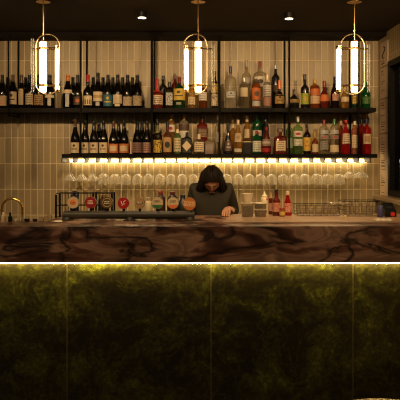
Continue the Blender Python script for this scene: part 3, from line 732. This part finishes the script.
badges = [(73, 202.6, 'beige', 'orange face', 'orange'), (90.6, 202.5, 'red', 'red', None), (107, 202.5, 'brown', 'brown', 'gold'), (123.4, 203, 'red', 'bright red', None),
          (139.6, 203, 'gold', 'hexagon', 'black'), (157.3, 203, 'cream', 'green', 'green'), (173, 203, 'cream', 'orange', 'orange'), (189.4, 204, 'orange', 'orange', None)]
for k, (px, py, c, _, c2) in enumerate(badges):
    P = at(px, py, RD-.03); X = P.x-rc.x; Z = P.z-ZC; r = 6.0*RD/F
    if k == 7: r = 6.6*RD/F
    h = MB().lathe([(.008, zr+.02), (.010, zr+.03), (.009, Z+.01), (.004, Z+.02)], c=(X, 0, 0), n=12)
    h.lathe([(.006, -.02), (.006, .0)], c=(X, 0, Z), n=8, axis='y')
    h = h.build('tap_handle', M_dark, ft)
    n = 6 if k == 4 else 32
    MB().lathe([(r*.98, -.032), (r, -.029), (r, -.021), (r*.95, -.019)], c=(X, 0, Z), n=n, axis='y').build('badge_rim', plain('badge_rim', (.25, .18, .1), .35, .6), h)
    col = {'beige': K['paper'], 'red': (.5, .015, .02), 'brown': (.09, .06, .03), 'gold': K['tanlab'], 'cream': K['cream'], 'orange': (.62, .19, .03)}[c]
    if k == 1: col = (.32, .015, .02)
    MB().lathe([(r*.93, -.0335), (r*.93, -.031)], c=(X, 0, Z), n=n, axis='y').build('badge_face', plain('badge_%d' % k, tuple(c_*.72 for c_ in col), .35, 0, .3), h)
    y = -.0342
    if c2:
        cm = plain('badge_mark_'+c2, K[c2], .4)
        if k in (5, 6):      # coloured lower segment
            a0 = PI+.35; a1 = 2*PI-.35
            vs = [(X+r*.9*math.cos(a0+(a1-a0)*i/12), y, Z+r*.9*math.sin(a0+(a1-a0)*i/12)) for i in range(13)]
            nn = len(vs); MB().add(vs+[(v[0], y+.001, v[2]) for v in vs], [tuple(range(nn)), tuple(range(2*nn-1, nn-1, -1))]+[(i, (i+1) % nn, (i+1) % nn+nn, i+nn) for i in range(nn)]).build('badge_mark', cm, h, False)
        elif k == 0:
            MB().lathe([(r*.5, -.0348), (r*.5, -.0338)], c=(X, 0, Z+.002), n=20, axis='y').build('badge_mark', cm, h)
        elif k == 4:
            MB().box(X-.022, X+.022, y-.0004, y+.0006, Z-.008, Z+.008).build('badge_mark', cm, h, False)
        else:
            q = MB(); q.tube([(X+r*.7*math.cos(a), y, Z+r*.7*math.sin(a)) for a in [2*PI*i/20 for i in range(20)]], .002, 6, True); q.build('badge_mark', cm, h)
    if k == 7: text_obj('STONE\nWOOD', .024, plain('badge_cream_text', (.8, .62, .35), .5), h, (X, -.0348, Z), spacing=.8)
    elif k == 3:  # white curly mark
        q = MB(); q.tube([(X-.018, y, Z+.016), (X-.006, y, Z-.016), (X+.004, y, Z+.012), (X+.016, y, Z+.018)], .0028, 6)
        q.tube([(X-.012, y, Z-.018), (X+.012, y, Z-.004)], .0022, 6); q.build('lettering', M_wht, h)
    else:
        q = MB()
        rows = {0: (-.012, -.002), 1: (.010, .0, -.010), 2: (.004, -.008), 4: (.003, -.004), 5: (.006, .014), 6: (.004, .013)}[k]
        for rz_ in rows:
            xx = -.02
            while xx < .016:
                wl = random.uniform(.004, .009); q.box(X+xx, X+xx+wl, y-.001, y-.0004, Z+rz_, Z+rz_+.0055); xx += wl+.0025
        q.build('lettering', M_wht if k in (1, 2, 4) else plain('badge_ink', (.1, .06, .03), .5), h, False)

# ---------------------------------------------------------------- wire things
def wire_tray(x0, x1, y0, y1, d, label, name='wire_tray', dz=.16, flare=1.08, rows=3, cols=9, wire=.0022, mat=M_blackmetal, z0=ZB):
    a = at(x0, 0, d).x; b = at(x1, 0, d).x; H = (y1-y0)*d/F; cx = (a+b)/2; W = (b-a)/2
    r = thing(name, label, 'rack', (cx, d, z0))
    rect = lambda s, z: [(-W*s, 0, z), (W*s, 0, z), (W*s, dz, z), (-W*s, dz, z)]
    f0 = 1/flare
    MB().tube(rect(1, H-.002), wire*1.6, 6, True).build('rim', mat, r)
    q = MB()
    for j in range(1, rows): q.tube(rect(f0+(1-f0)*j/rows, .004+(H-.006)*j/rows), wire, 6, True)
    q.tube(rect(f0, .004), wire*1.3, 6, True)
    for i in range(cols+1):
        t = -1+2*i/cols
        q.tube([(t*W, 0, H-.002), (t*W*f0, 0, .004), (t*W*f0, dz, .004), (t*W, dz, H-.002)], wire*.8, 6)
    q.build('wire_mesh', mat, r)
    return r
# tall bottle rack at the left
def tall_rack():
    d = 4.78; a = at(56, 0, d).x; b = at(112, 0, d).x; zt = at(0, 193, d).z-ZC
    r = thing('wire_rack', 'black wire rack standing behind the three leftmost beer tap badges', 'rack', ((a+b)/2, d, ZC)); W = (b-a)/2
    for sx in (-1, -.33, .33, 1):
        for y in (0, .13):
            MB().box(sx*W-.007, sx*W+.007, y-.004, y+.004, 0, zt-(.012 if sx < -.9 else 0)).build('post', M_blackmetal, r, False)
    q = MB()
    for z in (.01, zt*.5, zt-.004):
        q.tube([(-W, 0, z), (W, 0, z), (W, .13, z), (-W, .13, z)], .003, 6, True)
    for i in range(1, 18):
        t = -W+2*W*i/18
        q.tube([(t, 0, .01), (t, 0, zt-.004)], .0021, 5)
    q.build('wire_mesh', M_blackmetal, r)
tall_rack()
# dark box with small cap inside the rack
def can(name, label, cat, px, base_d, w_, top, col, z0=ZC, lid=None, rough=.4, shy=None, glass=None):
    P = at(px, 0, base_d); R = w_/2*base_d/F; h = at(0, top, base_d).z-z0
    r = thing(name, label, cat, (P.x, base_d, z0))
    hs = h*.8 if shy is None else at(0, shy, base_d).z-z0
    MB().lathe([(R*.92, 0), (R, .004), (R, hs), (R*.7, hs+(h-hs)*.45), (R*.4, h-.012), (R*.4, h-.006)], n=20).build('body', glass or plain('col_%s_%s' % (name, col), col, rough), r)
    MB().lathe([(R*.5, h-.008), (R*.52, h-.004), (R*.5, h+.01), (R*.4, h+.012)], n=16).build('cap', plain('lidc_%s' % (lid,), lid or (.02, .02, .02), .4), r)
    return r
can('syrup_bottle', 'dark blue black bottle inside the wire rack behind the orange faced badge', 'bottle', 74.5, 4.84, 9, 192.5, (.015, .014, .03), lid=(.015, .015, .03), shy=197)
can('syrup_bottle', 'dark brown bottle inside wire rack, right of its middle', 'bottle', 103, 4.84, 10, 196, (.02, .014, .01), lid=(.25, .14, .03), shy=200)
can('syrup_bottle', 'dark bottle with red cap behind the green edged tap badge', 'bottle', 160.5, 4.85, 9.5, 192.5, (.04, .016, .01), lid=(.28, .03, .02), shy=198)
can('syrup_bottle', 'black bottle with dark red top right of the red capped one', 'bottle', 172.5, 4.87, 11, 193, (.018, .011, .009), lid=(.12, .02, .015), shy=198)
can('cocktail_shaker', 'black cocktail shaker between the bartender and orange tap badge', 'shaker', 183, 4.9, 11, 196, (.015, .013, .011), lid=(.02, .018, .015), shy=204)
can('plastic_pot', 'small pale plastic pot right of the gold hexagon tap badge', 'pot', 148.5, 4.8, 7.5, 199, (.5, .42, .25), lid=(.4, .33, .2), shy=203)

def fan_glass_bits():
    # clutter on the left end of counter
    D = 4.52
    w1 = thing('soap_bottle', 'small cream pump bottle at the far left end of counter', 'bottle', (at(3.2, 0, D).x, D, ZC))
    MB().lathe([(.014, 0), (.0155, .004), (.0155, .046), (.008, .052), (.006, .062)], n=18).build('body', plain('cream_plastic', (.6, .48, .3), .5), w1)
    MB().lathe([(.0085, .0555), (.0085, .066)], n=12).build('cap', M_wht, w1)
    w2 = thing('dropper_bottle', 'small black bottle beside the cream pump bottle at left', 'bottle', (at(10.3, 0, D).x, D, ZC))
    MB().lathe([(.0145, 0), (.0155, .003), (.0155, .036), (.006, .044), (.006, .05)], n=18).build('body', M_dark, w2)
    MB().lathe([(.008, .045), (.0085, .06), (.005, .068)], n=12).build('cap', M_dark, w2)
    for px, hgt, rr, nm, lab, cat, mat in ((16, .018, .013, 'tealight_holder', 'tiny pale tealight cup right of the black dropper bottle', 'candle holder', M_wht),
                                      (22, .036, .014, 'shot_glass', 'small clear shot glass under the gold tap arch', 'glass', M_clear),
                                      (27, .02, .017, 'bar_coaster_stack', 'short stack of dark coasters right of the shot glass', 'coasters', M_dark),
                                      (35, .018, .018, 'pinch_bowl', 'shallow dark pinch bowl on left end of counter', 'bowl', M_dark),
                                      (42, .034, .019, 'tumbler_glass', 'low clear tumbler left of the wire rack', 'glass', M_pclear),
                                      (49.5, .046, .019, 'tumbler_glass', 'taller pale tumbler beside the wire rack end', 'glass', M_pclear)):
        o = thing(nm, lab, cat, (at(px, 0, 4.54).x, 4.54, ZC))
        if nm == 'bar_coaster_stack':
            MB().lathe([(rr, 0), (rr, .006), (rr*.9, .007), (rr, .008), (rr, .013), (rr*.9, .014), (rr, .015), (rr, hgt)], n=18, p=5).build('coasters', mat, o)
        else:
            MB().lathe([(rr*.75, 0), (rr*.8, .001), (rr, hgt), (rr*.93, hgt), (rr*.72, .004), (rr*.2, .0035)], n=20).build('cup', mat, o)
        if nm == 'tealight_holder': MB().lathe([(rr*.7, .005), (rr*.7, .012)], n=12).build('candle', plain('wax2', (.7, .6, .45), .5), o)
        if nm == 'pinch_bowl': MB().lathe([(rr*.75, .006), (rr*.8, .012), (rr*.2, .014)], n=12).build('spice', plain('spice', (.2, .1, .04), .8), o)
fan_glass_bits()
sh_ = MB().lathe([(.0, 0), (.03, .001), (.034, .005), (.02, .012), (.0, .013)], n=14, p=3)
tag(sh_.build('folded_napkin', M_wht, None, True, (at(58, 0, 4.5).x, 4.5, ZC)), 'crumpled pale napkin in front of the wire rack at left', 'napkin')
# gold gooseneck tap from the bench
gd = 4.80; g = thing('gooseneck_tap', 'arched gold gooseneck tap at the left end of the bar', 'tap', (at(22.5, 0, gd).x, gd, .9))
R_ = 10.3*gd/F; zt = at(0, 198.5, gd).z-.9-R_
pts = [(0, 0, 0), (0, 0, zt)]+[(-R_+R_*math.cos(a), 0, zt+R_*math.sin(a)) for a in [PI*i/14 for i in range(1, 15)]]+[(-2*R_, 0, zt-.07)]
MB().tube(pts, .0085, 12).build('spout', M_gold, g)
MB().lathe([(.028, 0), (.028, .008), (.016, .012), (.016, .05), (.010, .055)], n=18).build('base', M_gold, g)
MB().lathe([(.011, zt-.085), (.012, zt-.083), (.012, zt-.05), (.011, zt-.05)], c=(-2*R_, 0, 0), n=14).build('aerator', M_gold, g)
MB().tube([(.016, 0, .035), (.05, 0, .045), (.065, 0, .06)], .004, 8).build('lever', M_gold, g)

# ---------------------------------------------------------------- right side of counter
D = 4.84
# plastic cup on lidded tubs
def tub(px, w_, ybot, ytop, d, label, fill, z0=ZB, lid=True, flare=1.12, name='food_tub'):
    R = w_/2*d/F; H = (ybot-ytop)*d/F
    r = thing(name, label, 'tub', (at(px, 0, d).x, d, z0))
    MB().lathe([(R/flare*.96, 0), (R/flare, .003), (R*.99, H-.006), (R*.96, H-.006), (R/flare*.96, .005), (R/flare*.3, .0045)], n=24, p=3).build('tub_body', M_pclear, r)
    MB().lathe([(R/flare*.9, .0055), (R*.9, H*.72), (R*.5, H*.75)], n=24, p=3).build('contents', plain('fill_%s' % (fill,), fill, .6, vary=.4, bscale=90), r)
    if lid: MB().lathe([(R, H-.0055), (R*1.03, H-.004), (R*1.03, H), (R*.9, H+.001)], n=24, p=3).build('lid', plain('tub_lid', (.6, .5, .34), .4), r)
    return r, H
t1, h1 = tub(247.3, 12.5, 215, 201, 4.78, 'clear tub with dark contents carrying the plastic cup', (.06, .035, .02))
t2, h2 = tub(260.5, 12.5, 216, 208.5, 4.78, 'lower clear lidded tub right of cup, bottom of its stack', (.16, .08, .04))
t3, h3 = tub(260.5, 12.5, 208, 202, 4.78, 'upper lidded tub with dark contents stacked on another tub', (.025, .015, .01), z0=ZB+h2+.002)
cup = thing('plastic_cup', 'pale flared plastic cup standing on the left tub', 'cup', (at(247.3, 0, 4.78).x, 4.78, ZB+h1+.002))
MB().lathe([(.028, 0), (.029, .002), (.042, .062), (.044, .063), (.044, .067), (.040, .067), (.0275, .004), (.01, .003)], n=24).build('cup', plain('frosted_cup', (.62, .52, .36), .4), cup)
MB().lathe([(.0275, .005), (.0375, .055), (.02, .056)], n=20).build('contents', plain('cup_fill', (.55, .45, .3), .8), cup)
sq = thing('squeeze_bottle', 'cream squeeze bottle with pointed nozzle and small red mark', 'bottle', (at(264.5, 0, 4.9).x, 4.9, ZB))
MB().lathe([(.027, 0), (.029, .004), (.029, .12), (.026, .132), (.02, .137)], n=20).build('body', plain('cream_squeeze', (.7, .58, .34), .45), sq)
MB().lathe([(.022, .1375), (.022, .148), (.010, .158), (.004, .183)], n=16).build('nozzle', plain('cream_nozzle', (.72, .62, .4), .45), sq)
MB().box(.010, .026, -.0295, -.024, .118, .13).build('label', plain('red_mark', (.5, .05, .02), .5), sq, False)
def sauce(px, w_, top, shy, d, glass, lab, capc, capy, labs, kind='spirit'):
    return B('C', px, w_, top, shy, kind, glass, labs, (capc, capy), lab, 'bitters_bottle', 0, d)
sauce(276.3, 8.2, 189.5, 201, 4.86, 'dred', 'dark red bitters bottle with black cap and pink label', 'black', 192.5, [(202.5, 211.5, 'speckle', 'peach', 'red', 2.6)])
sauce(287.6, 8.6, 191.5, 202, 4.88, 'red', 'red cordial bottle with pale neck and pink label', 'cream', 195, [(203, 212, 'speckle', 'peach', 'red', 2.6)], 'cone')
sauce(270.8, 4.6, 196, 201, 4.96, 'dred', 'slim dark red bottle behind the black capped bitters bottle', 'tanlab', 198, [(203, 211, 'plain', 'peach', 'ink', 2.2)])
jar = thing('small_jar', 'little yellow labelled jar in front of the red cordial bottle', 'jar', (at(282.2, 0, 4.79).x, 4.79, ZB))
MB().lathe([(.021, 0), (.0225, .003), (.0225, .045), (.019, .05)], n=20).build('jar_body', GL['paleamber'], jar)
MB().lathe([(.0205, .0505), (.021, .052), (.021, .062), (.019, .063)], n=18).build('lid', plain('jar_lid', (.25, .03, .02), .4), jar)
patch([(.0225, 0), (.0225, .05)], 1, .010, .038, 2.6).build('label', label_mat('lines', K['yellow'], K['cream']), jar)
# wire trays with upturned glasses
tr1 = wire_tray(296, 341, 205.5, 217, 4.80, 'shallow black wire tray right of the red bottles', cols=7, wire=.0016)
tr2 = wire_tray(343, 379, 201.5, 217, 4.78, 'deeper black wire tray near the right end of the counter', cols=6, wire=.0016)
def rocks(name, lab, cat, px, d, z, w_, h, group=None, tilt=None, mat=M_pclear):
    R = w_/2*d/F
    o = MB().lathe([(R*.8, 0), (R*.85, .002), (R, h), (R*.92, h), (R*.76, .006), (R*.2, .005)], n=20).build(name, mat, None, True, (at(px, 0, d).x, d, z))
    if tilt: o.rotation_euler = tilt
    return tag(o, lab, cat, group)
for i in range(5):
    rocks('rocks_glass', 'low clear glass in the shallow wire tray, %s from its left end' % ORD[i], 'glass', 302.5+i*8, 4.88, ZB+.018, 6.4, .050, 'glasses in the shallow wire tray', (random.uniform(-.25, .25), random.uniform(-.3, .3), 0))
for i in range(4):
    rocks('rocks_glass', 'clear glass in the deeper wire tray, %s from its left end' % ORD[i], 'glass', 348.5+i*8, 4.86, ZB+.016, 6.6, .085, 'glasses in the deeper wire tray', (random.uniform(-.15, .15), random.uniform(-.2, .2), 0))
rk = MB().lathe([(.03, 0), (.075, .012), (.082, .02), (.075, .018), (.028, .004)], n=26, cap=False)
tag(rk.build('glass_bowl', M_pclear, None, True, (at(336, 0, 5.0).x, 4.90, ZB+.075)), 'shallow clear bowl resting over the gap of both wire trays', 'bowl')
rl = MB().lathe([(.020, 0), (.0215, .003), (.0215, .082), (.019, .085)], n=20)
tag(rl.build('paper_roll', plain('blue_roll', (.05, .05, .13), .5), None, True, (at(380.3, 0, 4.74).x, 4.74, ZB)), 'upright dark blue roll right of the deeper wire tray', 'roll')
bx = thing('card_terminal', 'black payment terminal with red button at the right end of counter', 'terminal', (at(389, 0, 4.80).x, 4.80, ZB))
MB().add([(-.042,-.05,0),(.042,-.05,0),(.042,.06,0),(-.042,.06,0),(-.042,-.05,.04),(.042,-.05,.04),(.042,.06,.10),(-.042,.06,.10)],
         [(0,3,2,1),(4,5,6,7),(0,1,5,4),(1,2,6,5),(2,3,7,6),(3,0,4,7)]).build('body', M_dark, bx, False, None, .004)
MB().lathe([(.016, -.004), (.014, .0)], c=(.012, -.05, .022), n=18, axis='y', p=3).build('button', plain('red_button', (.6, .03, .02), .4), bx)
MB().box(-.03, .02, -.02, .03, .060, .075).build('screen', plain('screen_glass', (.03, .03, .035), .1), bx, False)
# folded cloth
cl = MB(); nx, ny = 16, 6
for j in range(ny+1):
    for i in range(nx+1):
        x = -.062+.124*i/nx; y = -.035+.07*j/ny
        z = .012+.004*math.sin(i*1.3+j*.7)+.003*math.cos(j*2.1)
        if i in (0, nx) or j in (0, ny): z = .003
        cl.v.append((x+.004*math.sin(j*2), y, z))
for j in range(ny):
    for i in range(nx):
        q = j*(nx+1)+i; cl.f.append((q, q+1, q+nx+2, q+nx+1))
o = cl.build('folded_cloth', plain('white_cloth', (.7, .62, .48), .9), None, True, (at(382.5, 0, 4.48).x, 4.475, ZB))
o.modifiers.new('solid', 'SOLIDIFY').thickness = .003
tag(o, 'folded whitish bar cloth on the front of the pale board at right', 'cloth')
tag(MB().lathe([(.008, 0), (.0095, .003), (.0085, .02), (.006, .022)], n=12).build('cork', plain('cork', (.65, .5, .2), .8, bump=.5), None, True, (at(345.3, 0, 4.66).x, 4.66, ZB)), 'single pale cork in front of the gap between wire trays', 'cork')

# ---------------------------------------------------------------- round table in the corner
tx = at(388, 0, 2.3).x; ty = 2.16
tb_ = thing('round_table', 'pale round wooden table top peeking in at the bottom right', 'table', (tx, ty, 0))
MB().lathe([(.29, .714), (.3, .719), (.3, .742), (.294, .747)], n=56).build('tabletop', plain('pale_wood', (.55, .38, .2), .45, vary=.2, bscale=9), tb_)
MB().lathe([(.02, .02), (.02, .70), (.08, .707), (.08, .7135)], n=18).build('pedestal', M_blackmetal, tb_)
MB().lathe([(.2, 0), (.2, .01), (.03, .02)], n=30).build('base', M_blackmetal, tb_)
downlight(0, 0, 'black ceiling spotlight above the round table', None, 30, True, (tx, ty))

# ---------------------------------------------------------------- bartender
def skin(name, chains, mat, parent=None, sub=1, root_i=0):
    """chains: dict of verts {id:(pos,r)} and edges"""
    vs, es = chains; ids = list(vs); ix = {k: i for i, k in enumerate(ids)}
    me = bpy.data.meshes.new(name); me.from_pydata([vs[k][0] for k in ids], [(ix[a], ix[b]) for a, b in es], [])
    o = bpy.data.objects.new(name, me); COL.objects.link(o)
    sk = o.modifiers.new('skin', 'SKIN'); sk.use_smooth_shade = True
    lay = me.skin_vertices[0].data if me.skin_vertices else None
    if lay is None:
        bm_ = __import__('bmesh').new(); bm_.from_mesh(me); bm_.verts.layers.skin.verify(); bm_.to_mesh(me); bm_.free()
        lay = me.skin_vertices[0].data
    for k in ids:
        r = vs[k][1]; lay[ix[k]].radius = r if isinstance(r, tuple) else (r, r); lay[ix[k]].use_root = (ix[k] == root_i)
    s = o.modifiers.new('sub', 'SUBSURF'); s.levels = sub+1; s.render_levels = sub+1
    dg = bpy.context.evaluated_depsgraph_get(); m2 = bpy.data.meshes.new_from_object(o.evaluated_get(dg))
    bpy.data.objects.remove(o); o = bpy.data.objects.new(name, m2); COL.objects.link(o)
    m2.polygons.foreach_set('use_smooth', [True]*len(m2.polygons))
    m2.materials.clear(); m2.materials.append(mat)
    if parent: o.parent = parent
    return o
def body_mat():
    return plain('skin', (.42, .21, .12), .55, bump=.1, bscale=90)
def person():
    MBH = MB()
    px, py = at(211.5, 0, 5.2).x, 5.2
    root = thing('person', 'person in a dark shirt behind the bar, head bowed over the counter', 'person', (px, py, 0))
    cloth = plain('charcoal_shirt', (.034, .030, .021), .85, spec=.1, bump=.4, bscale=60, vary=.2)
    hairm = plain('dark_hair', (.010, .006, .004), .6, spec=.15, bump=.6, bscale=160); skm = body_mat(); pants = plain('black_trousers', (.012, .012, .014), .85)
    V = {'pelvis': ((0, .0, .93), (.115, .085)), 'waist': ((0, 0, 1.07), (.11, .08)), 'chest': ((0, -.015, 1.26), (.125, .09)), 'upper': ((0, -.02, 1.37), (.10, .075)),
         'neck0': ((0, -.035, 1.445), .05), 'neck1': ((.0, -.07, 1.485), .047), 'head0': ((.0, -.095, 1.52), (.062, .066))}
    E = [('pelvis', 'waist'), ('waist', 'chest'), ('chest', 'upper'), ('upper', 'neck0'), ('neck0', 'neck1'), ('neck1', 'head0')]
    def arm(s, sho, elb, wri, pal):
        V['sh'+s] = (sho, .05); V['ua'+s] = (tuple((Vector(sho)+Vector(elb))/2), .041); V['el'+s] = (elb, .036)
        V['fa'+s] = (tuple(Vector(elb)*.65+Vector(wri)*.35), .036); V['wr'+s] = (wri, (.024, .020)); V['pa'+s] = (pal, (.034, .014))
        E.extend([('upper', 'sh'+s), ('sh'+s, 'ua'+s), ('ua'+s, 'el'+s), ('el'+s, 'fa'+s), ('fa'+s, 'wr'+s), ('wr'+s, 'pa'+s)])
        base = Vector(pal); dirv = (Vector(pal)-Vector(wri)).normalized()
        side = dirv.cross(Vector((0, 0, 1)));
        if side.length < .2: side = Vector((1, 0, 0))
        side.normalize(); up = side.cross(dirv).normalized()
        sg = 1 if s == 'L' else -1
        for k, (off, ln) in enumerate(((-.026, .068), (-.009, .076), (.009, .071), (.025, .056))):
            a = base+side*off*1.0+dirv*.028; b = a+dirv*ln*.5+up*-.004; c_ = b+dirv*ln*.32-up*.012; d_ = c_+dirv*ln*.2-up*.012
            for j, (q, r) in enumerate(((a, .0095), (b, .0088), (c_, .008), (d_, .0065))):
                V['f%s%d%d' % (s, k, j)] = (tuple(q), r)
            E.append(('pa'+s, 'f%s%d0' % (s, k))); E.extend([('f%s%d%d' % (s, k, j), 'f%s%d%d' % (s, k, j+1)) for j in range(3)])
        a = base-dirv*.02+side*sg*-.03; b = a+(dirv*.6-side*sg*.7).normalized()*.03; c_ = b+dirv*.026-up*.006
        for j, (q, r) in enumerate(((a, .012), (b, .0105), (c_, .008))): V['t%s%d' % (s, j)] = (tuple(q), r)
        E.append(('wr'+s, 't%s0' % s)); E.extend([('t%s0' % s, 't%s1' % s), ('t%s1' % s, 't%s2' % s)])
    dx = -px
    SL = (.135, -.005, 1.405); EL = (.19, .08, 1.20); WL = (.125, -.17, 1.262); PL = (.115, -.235, 1.252)
    SR = (-.135, -.005, 1.405); ER = (-.17, .05, 1.17); WR = (-.10, -.12, 1.02); PR = (-.09, -.155, .955)
    arm('L', SL, EL, WL, PL); arm('R', SR, ER, WR, PR)
    for s, x in (('l', .08), ('r', -.08)):
        V['hip'+s] = ((x, 0, .88), .085); V['kn'+s] = ((x*1.1, -.015, .49), .055); V['cf'+s] = ((x*1.1, .01, .36), .052); V['an'+s] = ((x*1.15, .02, .085), .035)
        V['ft'+s] = ((x*1.25, -.06, .045), (.036, .03)); V['to'+s] = ((x*1.3, -.15, .032), (.033, .022))
        E.extend([('pelvis', 'hip'+s), ('hip'+s, 'kn'+s), ('kn'+s, 'cf'+s), ('cf'+s, 'an'+s), ('an'+s, 'ft'+s), ('ft'+s, 'to'+s)])
    body = skin('body', (V, E), skm, root)
    # head: displaced sphere, joined into the body mesh
    hb = MB(); nu, nv = 28, 22; hc = Vector((0, -.125, 1.492)); rot = Matrix.Rotation(math.radians(52), 3, 'X')
    def hp(th, ph):   # face looks towards -y before tilt
        x = math.sin(ph)*math.cos(th); y = math.sin(ph)*math.sin(th); z = math.cos(ph)
        X, Y, Z = x*.074, y*.093, z*.112
        front = max(0, -y)
        if z < 0: X *= 1-.32*(-z)**1.4; Y = Y*(1-.12*(-z))-.012*front*(-z)
        def bump(cx, cz, sx, sz, a): return a*math.exp(-((x-cx)/sx)**2-((z-cz)/sz)**2)*(front > .2)
        Y -= bump(0, -.22, .11, .16, .018)+bump(0, -.05, .08, .16, .008)     # nose
        Y += bump(.34, .02, .17, .12, .010)+bump(-.34, .02, .17, .12, .010)  # eye sockets
        Y -= bump(0, -.52, .22, .06, .006)+bump(0, -.85, .25, .14, .008)+bump(0, .18, .6, .07, .004)
        Y += bump(0, -.585, .2, .02, .003)
        return rot @ Vector((X, Y, Z))+hc
    for j in range(nv+1):
        for i in range(nu): hb.v.append(tuple(hp(2*PI*i/nu, .02+(PI-.04)*j/nv)))
    for j in range(nv):
        for i in range(nu): hb.f.append((j*nu+i, (j+1)*nu+i, (j+1)*nu+(i+1) % nu, j*nu+(i+1) % nu))
    hb.f.append(tuple(range(nu))); hb.f.append(tuple(nv*nu+i for i in range(nu-1, -1, -1)))
    # ears
    for s in (-1, 1):
        c0 = rot @ Vector((s*.074, .008, -.008))+hc
        pts = [c0+rot @ Vector((s*(.006+.006*math.sin(a)), .014*math.cos(a), .028*math.sin(a))) for a in [2*PI*k/12 for k in range(12)]]
        hb.tube(pts, .0045, 6, True)
    head = hb.build('head_tmp', skm)
    import bmesh
    bm = bmesh.new(); bm.from_mesh(body.data); bm.from_mesh(head.data); bm.to_mesh(body.data); bm.free()
    bpy.data.objects.remove(head)
    body.data.polygons.foreach_set('use_smooth', [True]*len(body.data.polygons))
    # eyes, brows
    for s in (-1, 1):
        p = rot @ Vector((s*.028, -.070, .002))+hc
        MB().lathe([(.001, -.005), (.006, -.004), (.0095, 0), (.006, .004), (.001, .005)], c=p, n=12).build('eye', plain('eye_white', (.12, .07, .05), .3), root)
        pts = [rot @ Vector((s*(.014+.03*k/4), -.095+.012*(k/4)**2, .022+.005*math.sin(PI*k/4)))+hc for k in range(5)]
        MB().tube(pts, .0032, 6).build('eyebrow', hairm, root)
    MB().tube([rot @ Vector((x, -.0915+abs(x)*.25, -.062))+hc for x in (-.022, -.01, 0, .01, .022)], [.002, .004, .0045, .004, .002], 8).build('mouth', plain('lips', (.35, .12, .09), .5), root)
    # hair: thick cap over the crown with waves
    hr = MB(); nu2, nv2 = 40, 18
    for j in range(nv2+1):
        for i in range(nu2):
            th = 2*PI*i/nu2; fr_ = max(0, -math.sin(th)); lim = PI*.66-(PI*.36)*fr_**.8
            ph = .02+lim*j/nv2
            k = 1.10+.02*math.sin(th*9+ph*3)+.015*math.sin(th*17)
            x, y, z = math.sin(ph)*math.cos(th)*.074*k*1.04, math.sin(ph)*math.sin(th)*.093*k, math.cos(ph)*.112*k
            hr.v.append(tuple(rot @ Vector((x, y, z))+hc))
    for j in range(nv2):
        for i in range(nu2): hr.f.append((j*nu2+i, (j+1)*nu2+i, (j+1)*nu2+(i+1) % nu2, j*nu2+(i+1) % nu2))
    hr.f.append(tuple(range(nu2)))
    o = hr.build('hair', hairm, root); o.modifiers.new('s', 'SOLIDIFY').thickness = .006
    for k in range(34):          # long locks falling from the crown to the shoulders
        a = -PI/2+PI*.26+(2*PI-PI*.52)*k/33+random.uniform(-.03, .03)
        ca, sa = math.cos(a), math.sin(a); wv = random.uniform(-.006, .006)
        top = Vector((ca*.045, sa*.05-.03, .085)); 
        p0 = hc+Vector((ca*.03, sa*.045-.01, .088)); p1 = hc+Vector((ca*.074, sa*.085, .045)); p2 = hc+Vector((ca*.088, sa*.09+.01, -.01+wv))
        p3 = hc+Vector((ca*.104+wv, sa*.085+.035, -.055)); p4 = hc+Vector((ca*.122+wv, sa*.06+.06, -.085+abs(sa)*-.03+wv))
        MBH.tube([p0, p1, p2, p3, p4], [.008, .014, .015, .013, .005], 7)
    MBH.build('hair', hairm, root)
    # shirt
    def mid(a, b, t): return tuple(Vector(a)*(1-t)+Vector(b)*t)
    SV = {'p': ((0, .0, .90), (.138, .105)), 'w': ((0, 0, 1.07), (.135, .10)), 'c': ((0, -.015, 1.26), (.15, .108)), 'u': ((0, -.02, 1.37), (.118, .09)), 'n': ((0, -.03, 1.435), (.066, .062)),
          'sl': (SL, .062), 'ml': (mid(SL, EL, .5), .055), 'el': (mid(SL, EL, .98), .048), 'fl': (mid(EL, WL, .55), .044),
          'sr': (SR, .062), 'mr': (mid(SR, ER, .5), .055), 'er': (mid(SR, ER, .98), .048), 'fr': (mid(ER, WR, .55), .044)}
    skin('shirt', (SV, [('p', 'w'), ('w', 'c'), ('c', 'u'), ('u', 'n'), ('u', 'sl'), ('sl', 'ml'), ('ml', 'el'), ('el', 'fl'), ('u', 'sr'), ('sr', 'mr'), ('mr', 'er'), ('er', 'fr')]), cloth, root)
    TV = {'p': ((0, 0, .92), (.13, .10))}; TE = []
    for s, x in (('l', .08), ('r', -.08)):
        TV['h'+s] = ((x, 0, .86), .098); TV['k'+s] = ((x*1.1, -.015, .49), .068); TV['c'+s] = ((x*1.1, .01, .34), .064); TV['a'+s] = ((x*1.15, .02, .10), .052)
        TE += [('p', 'h'+s), ('h'+s, 'k'+s), ('k'+s, 'c'+s), ('c'+s, 'a'+s)]
    skin('trousers', (TV, TE), pants, root)
    for s in (-1, 1):
        MB().lathe([(.036, .0), (.044, .008), (.046, .03), (.036, .055), (.02, .066)], c=(0, 0, 0), n=18, sy=2.6).build('shoe', M_dark, root, True, (s*.1, -.06, 0))
    return root
person()
